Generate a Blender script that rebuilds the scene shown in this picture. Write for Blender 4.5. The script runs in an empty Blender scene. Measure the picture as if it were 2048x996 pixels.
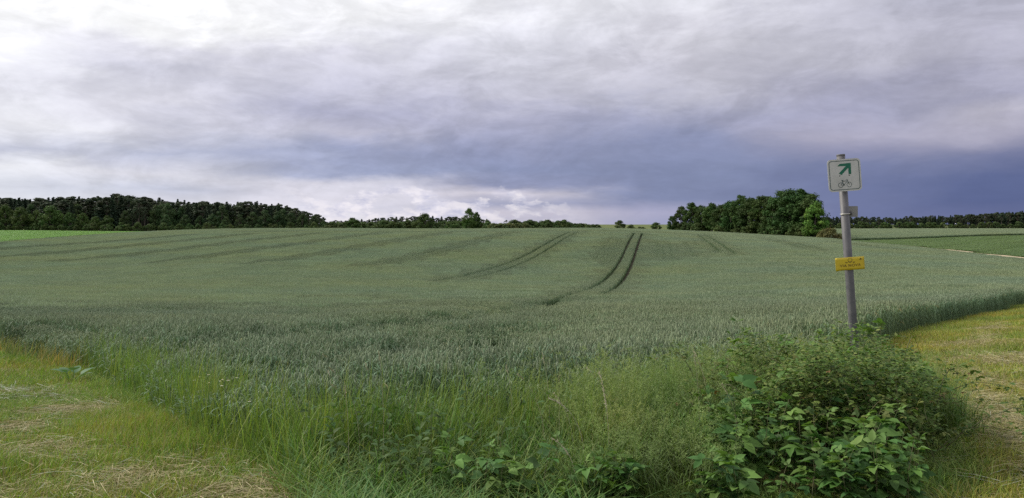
import bpy, math, random
import numpy as np
from mathutils import Vector, Matrix, Euler

random.seed(7)
rng = np.random.default_rng(7)
scene = bpy.context.scene
C = scene.collection

# ------------------------------------------------------------------ camera
EYE = 1.65
cam_d = bpy.data.cameras.new('camera')
cam = bpy.data.objects.new('camera', cam_d)
C.objects.link(cam)
cam.location = (0, 0, EYE)
cam.rotation_euler = (math.radians(90), 0, 0)
cam_d.sensor_width = 36
cam_d.lens = 18 / (1024 / 1518)
cam_d.shift_y = -53 / 2048
cam_d.clip_start = 0.1
cam_d.clip_end = 9000
scene.camera = cam

scene.view_settings.view_transform = 'Standard'
scene.view_settings.look = 'None'
scene.view_settings.gamma = 1
scene.view_settings.exposure = 0.0
scene.render.engine = 'CYCLES'
scene.cycles.max_bounces = 6
scene.cycles.diffuse_bounces = 3
scene.cycles.glossy_bounces = 2
scene.cycles.transmission_bounces = 4
scene.cycles.transparent_max_bounces = 6
scene.cycles.use_denoising = False
scene.cycles.sample_clamp_indirect = 4

SUN_DIR = Vector((-0.78, 0.36, 0.78)).normalized()


def lin(c):
    return tuple((v / 255 / 12.92) if v / 255 <= 0.04045 else ((v / 255 + 0.055) / 1.055) ** 2.4 for v in c)


class NT:
    """tiny helper round a node tree"""
    def __init__(self, tree):
        self.t = tree
        self.n = tree.nodes
        self.l = tree.links

    def new(self, kind, **kw):
        nd = self.n.new(kind)
        for k, v in kw.items():
            setattr(nd, k, v)
        return nd

    def put(self, sock, v):
        if hasattr(v, 'is_output'):
            self.l.new(v, sock)
        elif v is not None:
            sock.default_value = v

    def math(self, op, a, b=None, c=None, clamp=False):
        nd = self.new('ShaderNodeMath', operation=op, use_clamp=clamp)
        self.put(nd.inputs[0], a)
        if b is not None:
            self.put(nd.inputs[1], b)
        if c is not None:
            self.put(nd.inputs[2], c)
        return nd.outputs[0]

    def mix(self, f, a, b, blend='MIX'):
        nd = self.new('ShaderNodeMix', data_type='RGBA', blend_type=blend)
        self.put(nd.inputs[0], f)
        self.put(nd.inputs[6], a)
        self.put(nd.inputs[7], b)
        return nd.outputs[2]

    def ramp(self, fac, stops, interp='LINEAR'):
        nd = self.new('ShaderNodeValToRGB')
        cr = nd.color_ramp
        cr.interpolation = interp
        while len(cr.elements) < len(stops):
            cr.elements.new(0.5)
        for e, (p, c) in zip(cr.elements, stops):
            e.position = p
            e.color = (*c, 1) if len(c) == 3 else c
        self.put(nd.inputs[0], fac)
        return nd.outputs[0]

    def noise(self, vec, scale, detail=3, rough=0.5, dist=0.0):
        nd = self.new('ShaderNodeTexNoise')
        self.put(nd.inputs['Vector'], vec)
        nd.inputs['Scale'].default_value = scale
        nd.inputs['Detail'].default_value = detail
        nd.inputs['Roughness'].default_value = rough
        nd.inputs['Distortion'].default_value = dist
        return nd

    def maprange(self, v, a, b, c=0.0, d=1.0, smooth=False):
        nd = self.new('ShaderNodeMapRange')
        if smooth:
            nd.interpolation_type = 'SMOOTHSTEP'
        self.put(nd.inputs[0], v)
        for i, x in enumerate((a, b, c, d)):
            nd.inputs[1 + i].default_value = x
        return nd.outputs[0]


# ------------------------------------------------------------------ sky
world = bpy.data.worlds.new('World')
scene.world = world
world.use_nodes = True
w = NT(world.node_tree)
w.n.clear()
tc = w.new('ShaderNodeTexCoord')
sep = w.new('ShaderNodeSeparateXYZ')
w.l.new(tc.outputs['Generated'], sep.inputs[0])
az = w.math('ARCTAN2', sep.outputs[0], sep.outputs[1])
el = w.math('ARCSINE', sep.outputs[2])
flat = w.new('ShaderNodeCombineXYZ')
w.put(flat.inputs[0], w.math('MULTIPLY', az, 1.0))
w.put(flat.inputs[1], w.math('MULTIPLY', el, 3.2))
wn = w.noise(flat.outputs[0], 4.6, 8, 0.60, 0.3)
wsep = w.new('ShaderNodeSeparateColor')
w.l.new(wn.outputs['Color'], wsep.inputs[0])
amp = w.maprange(el, 0.0, 0.16, 0.016, 0.10)
el2 = w.math('ADD', el, w.math('MULTIPLY', w.math('SUBTRACT', wsep.outputs[0], 0.5), amp))
az2 = w.math('ADD', az, w.math('MULTIPLY', w.math('SUBTRACT', wsep.outputs[1], 0.5), 0.30))
ELMAX = 0.6
SKY = {
    0: [(0, (250, 249, 254)), (80, (243, 242, 249)), (160, (226, 225, 238)), (235, (228, 227, 238)), (290, (205, 206, 224)), (312, (188, 191, 216)), (335, (226, 226, 237)), (375, (205, 208, 225)), (415, (224, 224, 236))],
    340: [(0, (251, 250, 254)), (60, (248, 247, 252)), (100, (222, 220, 234)), (150, (203, 202, 221)), (215, (212, 210, 226)), (260, (196, 196, 218)), (300, (172, 177, 209)), (330, (196, 197, 219)), (350, (212, 211, 227)), (375, (186, 190, 216)), (410, (219, 217, 231))],
    680: [(0, (248, 247, 253)), (60, (240, 239, 248)), (100, (214, 212, 228)), (160, (198, 197, 220)), (230, (174, 175, 208)), (268, (190, 189, 215)), (305, (156, 163, 205)), (345, (152, 161, 204)), (362, (205, 203, 222)), (400, (214, 211, 228)), (430, (224, 221, 234))],
    1024: [(0, (238, 237, 247)), (60, (228, 227, 240)), (120, (210, 209, 226)), (200, (192, 191, 214)), (240, (174, 175, 208)), (290, (150, 156, 199)), (340, (137, 147, 195)), (372, (146, 153, 198)), (388, (208, 203, 222)), (410, (165, 169, 207)), (426, (206, 201, 221)), (445, (196, 193, 217))],
    1365: [(0, (228, 227, 239)), (60, (216, 214, 228)), (120, (206, 204, 221)), (180, (194, 193, 214)), (240, (165, 168, 204)), (290, (143, 151, 197)), (350, (131, 142, 192)), (400, (130, 141, 191)), (428, (168, 169, 208)), (445, (158, 162, 204))],
    1707: [(0, (200, 199, 218)), (60, (196, 195, 215)), (120, (188, 187, 209)), (175, (172, 172, 202)), (220, (166, 167, 202)), (265, (174, 172, 203)), (300, (150, 152, 193)), (330, (121, 131, 184)), (380, (111, 123, 181)), (435, (112, 124, 182))],
    2048: [(0, (188, 188, 212)), (60, (186, 185, 209)), (120, (180, 179, 206)), (185, (168, 168, 200)), (228, (190, 187, 210)), (268, (170, 168, 199)), (310, (122, 129, 181)), (350, (95, 109, 172)), (400, (92, 107, 171)), (435, (104, 115, 174))],
}


def tone(c):
    f = max(0.0, (218 - c[0]) / 100)
    return (c[0] - 3 * f, c[1] - 6 * f + 1, c[2] - 18 * f - 3)


cols = []
for px, st in SKY.items():
    a0 = math.atan((px - 1024) / 1518)
    stops = [(max(0.0, math.atan((445 - y) / 1518 * math.cos(a0))) / ELMAX, lin(tone(c))) for y, c in st][::-1]
    top = lin((238, 237, 246))
    stops.append((0.78, top))
    cols.append((a0, w.ramp(w.math('DIVIDE', el2, ELMAX, clamp=True), stops)))
sky_col = cols[0][1]
for (aa, _), (ab, cb) in zip(cols, cols[1:]):
    sky_col = w.mix(w.maprange(az2, aa, ab, smooth=True), sky_col, cb)
# billowing detail of the cloud deck, seen in perspective
den = w.math('ADD', w.math('ABSOLUTE', sep.outputs[2]), 0.10)
plane = w.new('ShaderNodeCombineXYZ')
w.put(plane.inputs[0], w.math('DIVIDE', sep.outputs[0], den))
w.put(plane.inputs[1], w.math('DIVIDE', sep.outputs[1], den))
dn = w.noise(plane.outputs[0], 1.7, 9, 0.60, 0.35).outputs[0]
lump = w.new('ShaderNodeCombineXYZ')
w.put(lump.inputs[0], az)
w.put(lump.inputs[1], w.math('MULTIPLY', el, 2.3))
def emboss(scale, detail, rough, dist, off):
    a_ = w.noise(lump.outputs[0], scale, detail, rough, dist).outputs[0]
    mv = w.new('ShaderNodeVectorMath', operation='ADD')
    w.l.new(lump.outputs[0], mv.inputs[0])
    mv.inputs[1].default_value = off
    b__ = w.noise(mv.outputs[0], scale, detail, rough, dist).outputs[0]
    return w.math('SUBTRACT', a_, b__), a_


em1, n1_ = emboss(8.0, 8, 0.60, 0.5, (-0.016, 0.022, 0))
em2, n2_ = emboss(23.0, 7, 0.62, 0.4, (-0.006, 0.008, 0))
bil = w.maprange(n1_, 0.40, 0.62, -0.5, 0.5, True)
det = w.math('ADD', w.math('MULTIPLY', w.math('SUBTRACT', dn, 0.5), 0.32), w.math('MULTIPLY', bil, 0.15))
det = w.math('ADD', det, w.math('MULTIPLY', em1, 0.26))
det = w.math('ADD', det, w.math('MULTIPLY', em2, 0.20))
det = w.math('ADD', det, w.math('MULTIPLY', w.math('SUBTRACT', n2_, 0.5), 0.12))
# the dark rain curtain towards the horizon is smooth, the deck above it lumpy
smooth_right = w.maprange(az, 0.0, 0.35, 1.0, 0.35)
lumi = w.math('MAXIMUM', w.maprange(el, 0.07, 0.13, 0.0, 1.0), smooth_right)
lumi = w.math('MULTIPLY', lumi, w.maprange(el, 0.0, 0.05, 0.45, 1.0))
det = w.math('MULTIPLY', det, lumi)
shade = w.math('ADD', det, w.maprange(az, -0.5, 0.3, 1.10, 1.0))
# far cumulus heads low on the horizon
cun = w.noise(lump.outputs[0], 17.0, 7, 0.58, 0.2).outputs[0]
cuf = w.math('MULTIPLY', w.maprange(w.math('SUBTRACT', cun, w.math('MULTIPLY', el, 3.0)), 0.40, 0.46, 0, 1, True), w.maprange(el, 0.036, 0.055, 1, 0, True))
cuf = w.math('MULTIPLY', cuf, w.math('MULTIPLY', w.maprange(az, -0.33, -0.2, 0, 1, True), w.maprange(az, 0.0, 0.12, 1, 0, True)))
cuc = w.mix(w.maprange(w.noise(lump.outputs[0], 34.0, 5, 0.6, 0.0).outputs[0], 0.38, 0.6), (*lin((188, 189, 212)), 1), (*lin((236, 231, 238)), 1))
sky_col = w.mix(w.math('MULTIPLY', cuf, 0.8), sky_col, cuc)
scol = w.new('ShaderNodeVectorMath', operation='SCALE')
w.l.new(sky_col, scol.inputs[0])
w.put(scol.inputs['Scale'], shade)
nish = w.new('ShaderNodeTexSky', sky_type='NISHITA')
nish.sun_disc = False
nish.sun_elevation = math.asin(SUN_DIR.z)
nish.sun_rotation = math.atan2(SUN_DIR.x, SUN_DIR.y)
nsc = w.new('ShaderNodeVectorMath', operation='SCALE')
w.l.new(nish.outputs[0], nsc.inputs[0])
nsc.inputs['Scale'].default_value = 0.10
total = w.mix(0.04, scol.outputs[0], nsc.outputs[0])
bg = w.new('ShaderNodeBackground')
w.l.new(total, bg.inputs[0])
bg.inputs[1].default_value = 1.0
wo = w.new('ShaderNodeOutputWorld')
w.l.new(bg.outputs[0], wo.inputs[0])

# ------------------------------------------------------------------ sun behind thin cloud
sun_d = bpy.data.lights.new('sun', 'SUN')
sun_d.energy = 3.9
sun_d.angle = math.radians(7)
sun_d.color = (1.0, 0.94, 0.84)
sun = bpy.data.objects.new('sun', sun_d)
sun.rotation_euler = SUN_DIR.to_track_quat('Z', 'Y').to_euler()
sun.location = (-40, -10, 60)
C.objects.link(sun)

# ------------------------------------------------------------------ terrain height
CP = np.array([(0,0,0),(-6,0,0),(6,0,0),(0,-8,0),(-12,-8,0.1),(12,-8,0.1),(0,4,-.05),(-4.5,8,-.40),(-3,5,-.12),(0,7.5,-.38),(3.5,7.5,-.32),(0,12,-.90),(-8,12,-.8),(-14,16,-1.1),(-9,8,-.4),
(6,11,-.6),(11,14.5,-.62),(18,20,-.9),(30,28,-1.4),(8,7,-.2),(0,20,-1.6),(-14,20,-1.6),(12,22,-1.4),
(0,31,-2.5),(-22,31,-2.4),(20,31,-1.9),(1,47,-3.5),(-35,47,-3.3),(32,47,-3.0),(3,65,-4.5),(-45,65,-4.2),(45,65,-4.0),(8,85,-5.0),(-57,85,-4.6),(60,85,-4.3),
(12,107,-4.75),(16,124,-4.0),(20,140,-3.0),(28,171,-1.8),(0,171,-1.75),(0,124,-3.95),(0,140,-3.0),(0,200,-0.95),(30,200,-1.0),(0,235,-1.0),(-70,107,-4.3),
(-60,140,-3.2),(-50,171,-2.0),(-100,150,-2.9),(-122,200,-2.35),(-119,230,-2.2),(-190,290,-1.7),(-83,220,-1.15),(-107,225,-1.8),(-50,215,-.95),
(71,105,-4.1),(89,200,-3.9),(60,150,-3.3),(81,260,-2.9),(62,300,-2.1),(48,230,-1.5),(140,210,-3.0),(110,150,-3.9),(190,300,-2.9),(312,700,-4.6),(470,700,-4.5),(250,450,-3.6),
(0,300,-1.6),(-60,300,-1.6),(-200,420,-3.0),(-100,420,-3.0),(0,420,-3.0),(-300,420,-2.6),(0,700,-6),(-400,700,-4),(0,1500,-8),(1200,1500,-8),(-1200,1500,-8),(0,4000,-10),(3000,3000,-10),(-3000,3000,-10),(3000,0,-6),(-3000,0,-6),(0,-3000,-6),(-300,0,-1),(300,0,-2),(0,-300,0)], float)


def _kern(d):
    return np.where(d > 0, d * d * np.log(d + 1e-9), 0)


def _warp(x, y):
    r = np.hypot(x, y)
    s = np.log1p(r / 12) / np.maximum(r, 1e-6)
    return x * s, y * s


_wx, _wy = _warp(CP[:, 0], CP[:, 1])
_n = len(CP)
_A = np.zeros((_n + 3, _n + 3))
_A[:_n, :_n] = _kern(np.hypot(_wx[:, None] - _wx, _wy[:, None] - _wy)) + np.eye(_n) * 0.0015
_A[:_n, _n] = 1
_A[:_n, _n + 1] = _wx
_A[:_n, _n + 2] = _wy
_A[_n:, :_n] = _A[:_n, _n:].T
_W = np.linalg.solve(_A, np.r_[CP[:, 2], 0, 0, 0])


def H(x, y):
    x = np.asarray(x, float)
    y = np.asarray(y, float)
    x, y = np.broadcast_arrays(x, y)
    a, b = _warp(x.ravel() + 1e-9, y.ravel() + 1e-9)
    out = np.empty(a.size)
    for i in range(0, a.size, 20000):
        s = slice(i, i + 20000)
        out[s] = _kern(np.hypot(a[s, None] - _wx, b[s, None] - _wy)) @ _W[:_n] + _W[_n] + a[s] * _W[_n + 1] + b[s] * _W[_n + 2]
    out = out + 0.012 * np.sin(x.ravel() * 1.7 + 0.6 * y.ravel()) * np.sin(y.ravel() * 1.3 - 0.5 * x.ravel())
    return out.reshape(x.shape)


def h1(x, y):
    return float(H(np.array([x]), np.array([y]))[0])


def vnoise(x, y, s, seed=0):
    """smooth value noise, 0..1"""
    x = np.asarray(x) / s
    y = np.asarray(y) / s
    xi = np.floor(x).astype(np.int64)
    yi = np.floor(y).astype(np.int64)
    fx = x - xi
    fy = y - yi
    fx = fx * fx * (3 - 2 * fx)
    fy = fy * fy * (3 - 2 * fy)

    def hsh(i, j):
        v = np.sin(i * 127.1 + j * 311.7 + seed * 74.7) * 43758.5453
        return v - np.floor(v)
    return (hsh(xi, yi) * (1 - fx) + hsh(xi + 1, yi) * fx) * (1 - fy) + (hsh(xi, yi + 1) * (1 - fx) + hsh(xi + 1, yi + 1) * fx) * fy


def inside(px, py, poly):
    px = np.asarray(px)
    py = np.asarray(py)
    r = np.zeros(px.shape, bool)
    P = np.asarray(poly, float)
    for (x0, y0), (x1, y1) in zip(P, np.roll(P, -1, 0)):
        if y0 == y1:
            continue
        c = ((y0 > py) != (y1 > py)) & (px < (x1 - x0) * (py - y0) / (y1 - y0) + x0)
        r ^= c
    return r


def polydist(px, py, pts):
    """distance to an open polyline"""
    px = np.asarray(px, float)
    py = np.asarray(py, float)
    d = np.full(px.shape, 1e9)
    P = np.asarray(pts, float)
    for (x0, y0), (x1, y1) in zip(P[:-1], P[1:]):
        dx, dy = x1 - x0, y1 - y0
        t = np.clip(((px - x0) * dx + (py - y0) * dy) / (dx * dx + dy * dy), 0, 1)
        d = np.minimum(d, np.hypot(px - x0 - t * dx, py - y0 - t * dy))
    return d


# plan outlines in metres
WHEAT_FRONT = [(22.9,33.9),(14.8,24.8),(10.6,20.2),(6.6,14.3),(5.2,11.6),(4.3,9.9),(3.6,8.9),(2.3,7.9),(1.0,7.2),(0,6.6),(-1,6.15),(-1.9,6.1),(-2.75,6.75),(-3.5,7.75),(-4.7,9.5),(-7.3,13.1),(-9.8,15.8),(-13,19.0)]
WHEAT = WHEAT_FRONT + [(-30,38),(-60,75),(-101,150),(-119,230),(-105,250),(-60,262),(0,262),(40,290),(62,325),(80,268),(96,228),(89,200),(71,105),(60,75),(45,55)]
MOWN_EDGE = [(-13.4,19.4),(-7.4,13.0),(-3.9,8.2),(-2.6,6.35),(-1.95,5.75),(-1.45,5.15),(-1.2,4.7),(-1.0,3.4)]
RIGHT_EDGE = [(2.2,3.4),(2.75,4.7),(3.5,5.7),(4.3,7.3),(5.0,9.2),(5.5,11.4),(6.8,14.1)]
MOWN_L = MOWN_EDGE + [(-20,3.4),(-26,20),(-26,32)]
MOWN_R = RIGHT_EDGE + [(10.8,20.1),(15.0,24.7),(23.1,33.8),(45.5,54),(60,50),(40,3.4)]
VERGE = MOWN_EDGE[1:] + RIGHT_EDGE + WHEAT_FRONT[4:-3]
BRIGHT = [(-101,150),(-119,230),(-108,252),(-140,330),(-330,360),(-260,200),(-150,140)]
BEET = [(82.5,118),(95.5,195),(100,226),(120,232),(330,330),(300,150),(160,60),(80,90)]
WHEAT2 = [(102,228),(120,234),(330,332),(560,560),(560,690),(290,690),(240,560),(110,300)]


# ------------------------------------------------------------------ mesh helpers
class MB:
    """collects ribbons, tubes and loose polygons as numpy arrays; builds ONE mesh"""
    def __init__(self):
        self.v = []
        self.c = []
        self.q = []
        self.t = []
        self.n = 0

    def add(self, v, q=None, t=None, col=(0.5, 0.5, 0.5)):
        v = np.asarray(v, float).reshape(-1, 3)
        col = np.asarray(col, float)
        c = np.broadcast_to(col, (len(v), 3)) if col.ndim == 1 else col
        self.v.append(v)
        self.c.append(c)
        if q is not None and len(q):
            self.q.append(np.asarray(q, np.int64).reshape(-1, 4) + self.n)
        if t is not None and len(t):
            self.t.append(np.asarray(t, np.int64).reshape(-1, 3) + self.n)
        self.n += len(v)

    def ribbons(self, P, W, S, col):
        """P (n,k,3) centre lines, W (k,) or (n,k) half widths, S (n,3) or (n,k,3) side vectors"""
        P = np.asarray(P, float)
        n, k, _ = P.shape
        W = np.broadcast_to(np.asarray(W, float), (n, k))[:, :, None]
        S = np.asarray(S, float)
        if S.ndim == 2:
            S = S[:, None, :]
        v = np.stack([P - S * W, P + S * W], 2).reshape(-1, 3)
        b = (np.arange(n) * 2 * k)[:, None] + (np.arange(k - 1) * 2)[None]
        q = np.stack([b, b + 1, b + 3, b + 2], -1).reshape(-1, 4)
        col = np.asarray(col, float)
        if col.ndim == 2:
            col = np.repeat(col, 2 * k, 0)
        elif col.ndim == 3:
            col = np.repeat(col.reshape(-1, 3), 2, 0)
        self.add(v, q, col=col)

    def tubes(self, P, R, s, col, cap=False):
        P = np.asarray(P, float)
        n, k, _ = P.shape
        R = np.broadcast_to(np.asarray(R, float), (n, k))
        T = P[:, -1] - P[:, 0]
        T /= np.linalg.norm(T, axis=1, keepdims=True) + 1e-12
        up = np.where(np.abs(T[:, 2:3]) > 0.9, np.array([[1.0, 0, 0]]), np.array([[0, 0, 1.0]]))
        A = np.cross(T, up)
        A /= np.linalg.norm(A, axis=1, keepdims=True)
        B = np.cross(T, A)
        th = np.arange(s) / s * 2 * math.pi
        ring = A[:, None, None] * np.cos(th)[None, None, :, None] + B[:, None, None] * np.sin(th)[None, None, :, None]
        v = P[:, :, None] + ring * R[:, :, None, None]
        b = (np.arange(n) * k * s)[:, None, None] + (np.arange(k - 1) * s)[None, :, None]
        i = np.arange(s)[None, None]
        j = (np.arange(s) + 1)[None, None] % s
        q = np.stack([b + i, b + j, b + s + j, b + s + i], -1).reshape(-1, 4)
        col = np.asarray(col, float)
        if col.ndim == 2:
            col = np.repeat(col, k * s, 0)
        elif col.ndim == 3:
            col = np.repeat(col.reshape(-1, 3), s, 0)
        t = []
        if cap:
            for m in range(n):
                for e in (0, k - 1):
                    o = m * k * s + e * s
                    t += [(o, o + a, o + a + 1) if e else (o, o + a + 1, o + a) for a in range(1, s - 1)]
        self.add(v.reshape(-1, 3), q, t, col)

    def mesh(self, name, mats, smooth=False):
        me = bpy.data.meshes.new(name)
        v = np.concatenate(self.v)
        q = np.concatenate(self.q) if self.q else np.zeros((0, 4), np.int64)
        t = np.concatenate(self.t) if self.t else np.zeros((0, 3), np.int64)
        me.vertices.add(len(v))
        me.vertices.foreach_set('co', v.astype(np.float32).ravel())
        idx = np.concatenate([q.ravel(), t.ravel()])
        me.loops.add(len(idx))
        me.loops.foreach_set('vertex_index', idx.astype(np.int32))
        me.polygons.add(len(q) + len(t))
        st = np.concatenate([np.arange(len(q)) * 4, len(q) * 4 + np.arange(len(t)) * 3])
        me.polygons.foreach_set('loop_start', st.astype(np.int32))
        at = me.attributes.new('Col', 'FLOAT_COLOR', 'POINT')
        c = np.concatenate(self.c)
        at.data.foreach_set('color', np.c_[c, np.ones(len(c))].astype(np.float32).ravel())
        me.update(calc_edges=True)
        me.validate()
        if smooth:
            me.polygons.foreach_set('use_smooth', np.ones(len(me.polygons), bool))
        for m in (mats if isinstance(mats, (list, tuple)) else [mats]):
            me.materials.append(m)
        return me


def obj(name, me, parent=None, link=True):
    o = bpy.data.objects.new(name, me)
    if link:
        C.objects.link(o)
    if parent:
        o.parent = parent
    return o


def tag(o, label=None, cat=None, group=None, kind=None):
    if label:
        o['label'] = label
    if cat:
        o['category'] = cat
    if group:
        o['group'] = group
    if kind:
        o['kind'] = kind
    return o


def box(mb, x0, x1, y0, y1, z0, z1, col=(0.5, 0.5, 0.5)):
    v = [(x, y, z) for z in (z0, z1) for y in (y0, y1) for x in (x0, x1)]
    q = [(0, 2, 3, 1), (4, 5, 7, 6), (0, 1, 5, 4), (2, 6, 7, 3), (0, 4, 6, 2), (1, 3, 7, 5)]
    mb.add(v, q, col=col)


# ------------------------------------------------------------------ materials
def leaf_mat(name, trans=0.3, rough=0.55, hue=0.03, val=0.25, patch=None, spec=0.3, tint=(1.05, 1.15, 0.55)):
    """vertex colour, varied per plant and over the ground; lets some light through"""
    m = bpy.data.materials.new(name)
    m.use_nodes = True
    g = NT(m.node_tree)
    g.n.clear()
    a = g.new('ShaderNodeAttribute', attribute_name='Col')
    oi = g.new('ShaderNodeObjectInfo')
    geo = g.new('ShaderNodeNewGeometry')
    col = a.outputs['Color']
    if patch:
        for sc_, lo, hi in patch:
            nn = g.noise(geo.outputs['Position'], sc_, 3, 0.5).outputs[0]
            f = g.maprange(nn, 0.36, 0.64)
            col = g.mix(1.0, col, g.mix(f, (*lo, 1), (*hi, 1)), 'MULTIPLY')
    hs = g.new('ShaderNodeHueSaturation')
    g.put(hs.inputs['Hue'], g.maprange(oi.outputs['Random'], 0, 1, 0.5 - hue, 0.5 + hue))
    g.put(hs.inputs['Value'], g.maprange(g.math('FRACT', g.math('MULTIPLY', oi.outputs['Random'], 7.31)), 0, 1, 1 - val, 1 + val))
    g.put(hs.inputs['Color'], col)
    p = g.new('ShaderNodeBsdfPrincipled')
    g.put(p.inputs['Base Color'], hs.outputs[0])
    p.inputs['Roughness'].default_value = rough
    p.inputs['Specular IOR Level'].default_value = spec
    out = g.new('ShaderNodeOutputMaterial')
    if trans > 0:
        tr = g.new('ShaderNodeBsdfTranslucent')
        g.put(tr.inputs[0], g.mix(1.0, hs.outputs[0], (*tint, 1), 'MULTIPLY'))
        ms = g.new('ShaderNodeMixShader')
        ms.inputs[0].default_value = trans
        g.l.new(p.outputs[0], ms.inputs[1])
        g.l.new(tr.outputs[0], ms.inputs[2])
        g.l.new(ms.outputs[0], out.inputs[0])
    else:
        g.l.new(p.outputs[0], out.inputs[0])
    return m


def plain_mat(name, col, rough=0.5, metal=0.0, noise=None, spec=0.5, bump=0.0):
    """noise: (scale, second colour, low, high)"""
    m = bpy.data.materials.new(name)
    m.use_nodes = True
    g = NT(m.node_tree)
    g.n.clear()
    p = g.new('ShaderNodeBsdfPrincipled')
    p.inputs['Base Color'].default_value = (*col, 1)
    p.inputs['Roughness'].default_value = rough
    p.inputs['Metallic'].default_value = metal
    p.inputs['Specular IOR Level'].default_value = spec
    if noise:
        tcn = g.new('ShaderNodeTexCoord')
        nn = g.noise(tcn.outputs['Object'], noise[0], 6, 0.62).outputs[0]
        f = g.maprange(nn, noise[2], noise[3])
        g.put(p.inputs['Base Color'], g.mix(f, (*col, 1), (*noise[1], 1)))
        g.put(p.inputs['Roughness'], g.maprange(nn, 0.3, 0.7, rough - 0.12, min(1, rough + 0.15)))
        if bump:
            bp = g.new('ShaderNodeBump')
            bp.inputs['Strength'].default_value = bump
            bp.inputs['Distance'].default_value = 0.002
            g.put(bp.inputs['Height'], nn)
            g.put(p.inputs['Normal'], bp.outputs[0])
    out = g.new('ShaderNodeOutputMaterial')
    g.l.new(p.outputs[0], out.inputs[0])
    return m


M_WHEAT = leaf_mat('wheat', 0.22, 0.6, 0.008, 0.06, [(0.06, (0.95, 0.98, 1.08), (1.05, 1.01, 0.97)), (0.55, (0.93, 0.94, 0.97), (1.06, 1.05, 1.03))], tint=(1.0, 1.08, 0.85))
M_GRASS = leaf_mat('grass_blades', 0.3, 0.6, 0.02, 0.18, [(0.5, (0.85, 0.95, 0.95), (1.15, 1.03, 0.95))])
M_LEAF = leaf_mat('plant_leaf', 0.30, 0.6, 0.014, 0.24, None, 0.2)
M_TREE = leaf_mat('tree_foliage', 0.15, 0.7, 0.02, 0.22, None, 0.15)
M_CROP = leaf_mat('low_crop', 0.25, 0.6, 0.006, 0.07, [(0.05, (0.93, 0.96, 0.95), (1.06, 1.03, 1.0))])
M_STRAW = leaf_mat('straw', 0.12, 0.75, 0.01, 0.15)
M_BARK = plain_mat('bark', (0.055, 0.042, 0.032), 0.9, noise=(3.0, (0.10, 0.085, 0.068), 0.35, 0.65))
M_STEM = plain_mat('cane_bark', (0.10, 0.075, 0.04), 0.7, noise=(30.0, (0.09, 0.12, 0.04), 0.35, 0.65))


def ground_mat():
    m = bpy.data.materials.new('ground')
    m.use_nodes = True
    g = NT(m.node_tree)
    g.n.clear()
    geo = g.new('ShaderNodeNewGeometry')
    z = g.new('ShaderNodeAttribute', attribute_name='Col')
    zs = g.new('ShaderNodeSeparateColor')
    g.l.new(z.outputs['Color'], zs.inputs[0])
    n1 = g.noise(geo.outputs['Position'], 1.3, 5, 0.6).outputs[0]
    n2 = g.noise(geo.outputs['Position'], 14.0, 6, 0.7).outputs[0]
    n3 = g.noise(geo.outputs['Position'], 0.02, 4, 0.5).outputs[0]
    soil = g.mix(g.maprange(n2, 0.3, 0.7), (0.034, 0.030, 0.020, 1), (0.078, 0.066, 0.044, 1))
    thatch = g.mix(g.maprange(n1, 0.35, 0.65), (0.075, 0.095, 0.022, 1), (0.19, 0.16, 0.065, 1))
    thatch = g.mix(g.maprange(n2, 0.35, 0.75), thatch, (0.045, 0.055, 0.015, 1))
    mead = g.mix(g.maprange(n3, 0.35, 0.65), (0.075, 0.115, 0.032, 1), (0.12, 0.13, 0.05, 1))
    c = g.mix(zs.outputs[0], mead, soil)
    c = g.mix(zs.outputs[1], c, thatch)
    clod = g.mix(g.maprange(n2, 0.35, 0.65), (0.105, 0.060, 0.030, 1), (0.235, 0.140, 0.066, 1))
    c = g.mix(zs.outputs[2], c, clod)
    p = g.new('ShaderNodeBsdfPrincipled')
    g.put(p.inputs['Base Color'], c)
    p.inputs['Roughness'].default_value = 0.95
    p.inputs['Specular IOR Level'].default_value = 0.1
    bp = g.new('ShaderNodeBump')
    bp.inputs['Strength'].default_value = 0.6
    bp.inputs['Distance'].default_value = 0.03
    g.put(bp.inputs['Height'], n2)
    g.put(p.inputs['Normal'], bp.outputs[0])
    out = g.new('ShaderNodeOutputMaterial')
    g.l.new(p.outputs[0], out.inputs[0])
    return m


# ------------------------------------------------------------------ ground sheet
SOILSTRIP = [(-17.2, 23.6), (-13.5, 18.9), (-10.5, 15.7), (-8.7, 13.6)]
t = np.linspace(-1, 1, 261)
gx = 4500 * np.sinh(t * 7.6) / math.sinh(7.6)
gy = gx + 9.0
GX, GY = np.meshgrid(gx, gy)
GZ = H(GX, GY)
zone = np.zeros(GX.shape + (3,))
zone[..., 0] = np.where(inside(GX, GY, WHEAT) | inside(GX, GY, WHEAT2) | inside(GX, GY, BEET), 1, 0)
zone[..., 1] = np.where((np.hypot(GX, GY) < 60) & (zone[..., 0] == 0), 1, 0)
zone[..., 2] = np.clip(1.25 - polydist(GX, GY, SOILSTRIP) / 0.75, 0, 1)
mb = MB()
nx, ny = len(gx), len(gy)
b = (np.arange(ny - 1) * nx)[:, None] + np.arange(nx - 1)[None]
mb.add(np.stack([GX, GY, GZ], -1).reshape(-1, 3), np.stack([b, b + 1, b + nx + 1, b + nx], -1).reshape(-1, 4), col=zone.reshape(-1, 3))
ground = obj('ground', mb.mesh('ground', ground_mat(), True))
tag(ground, 'rolling ground under the fields, verge and meadow', 'ground', kind='structure')

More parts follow.
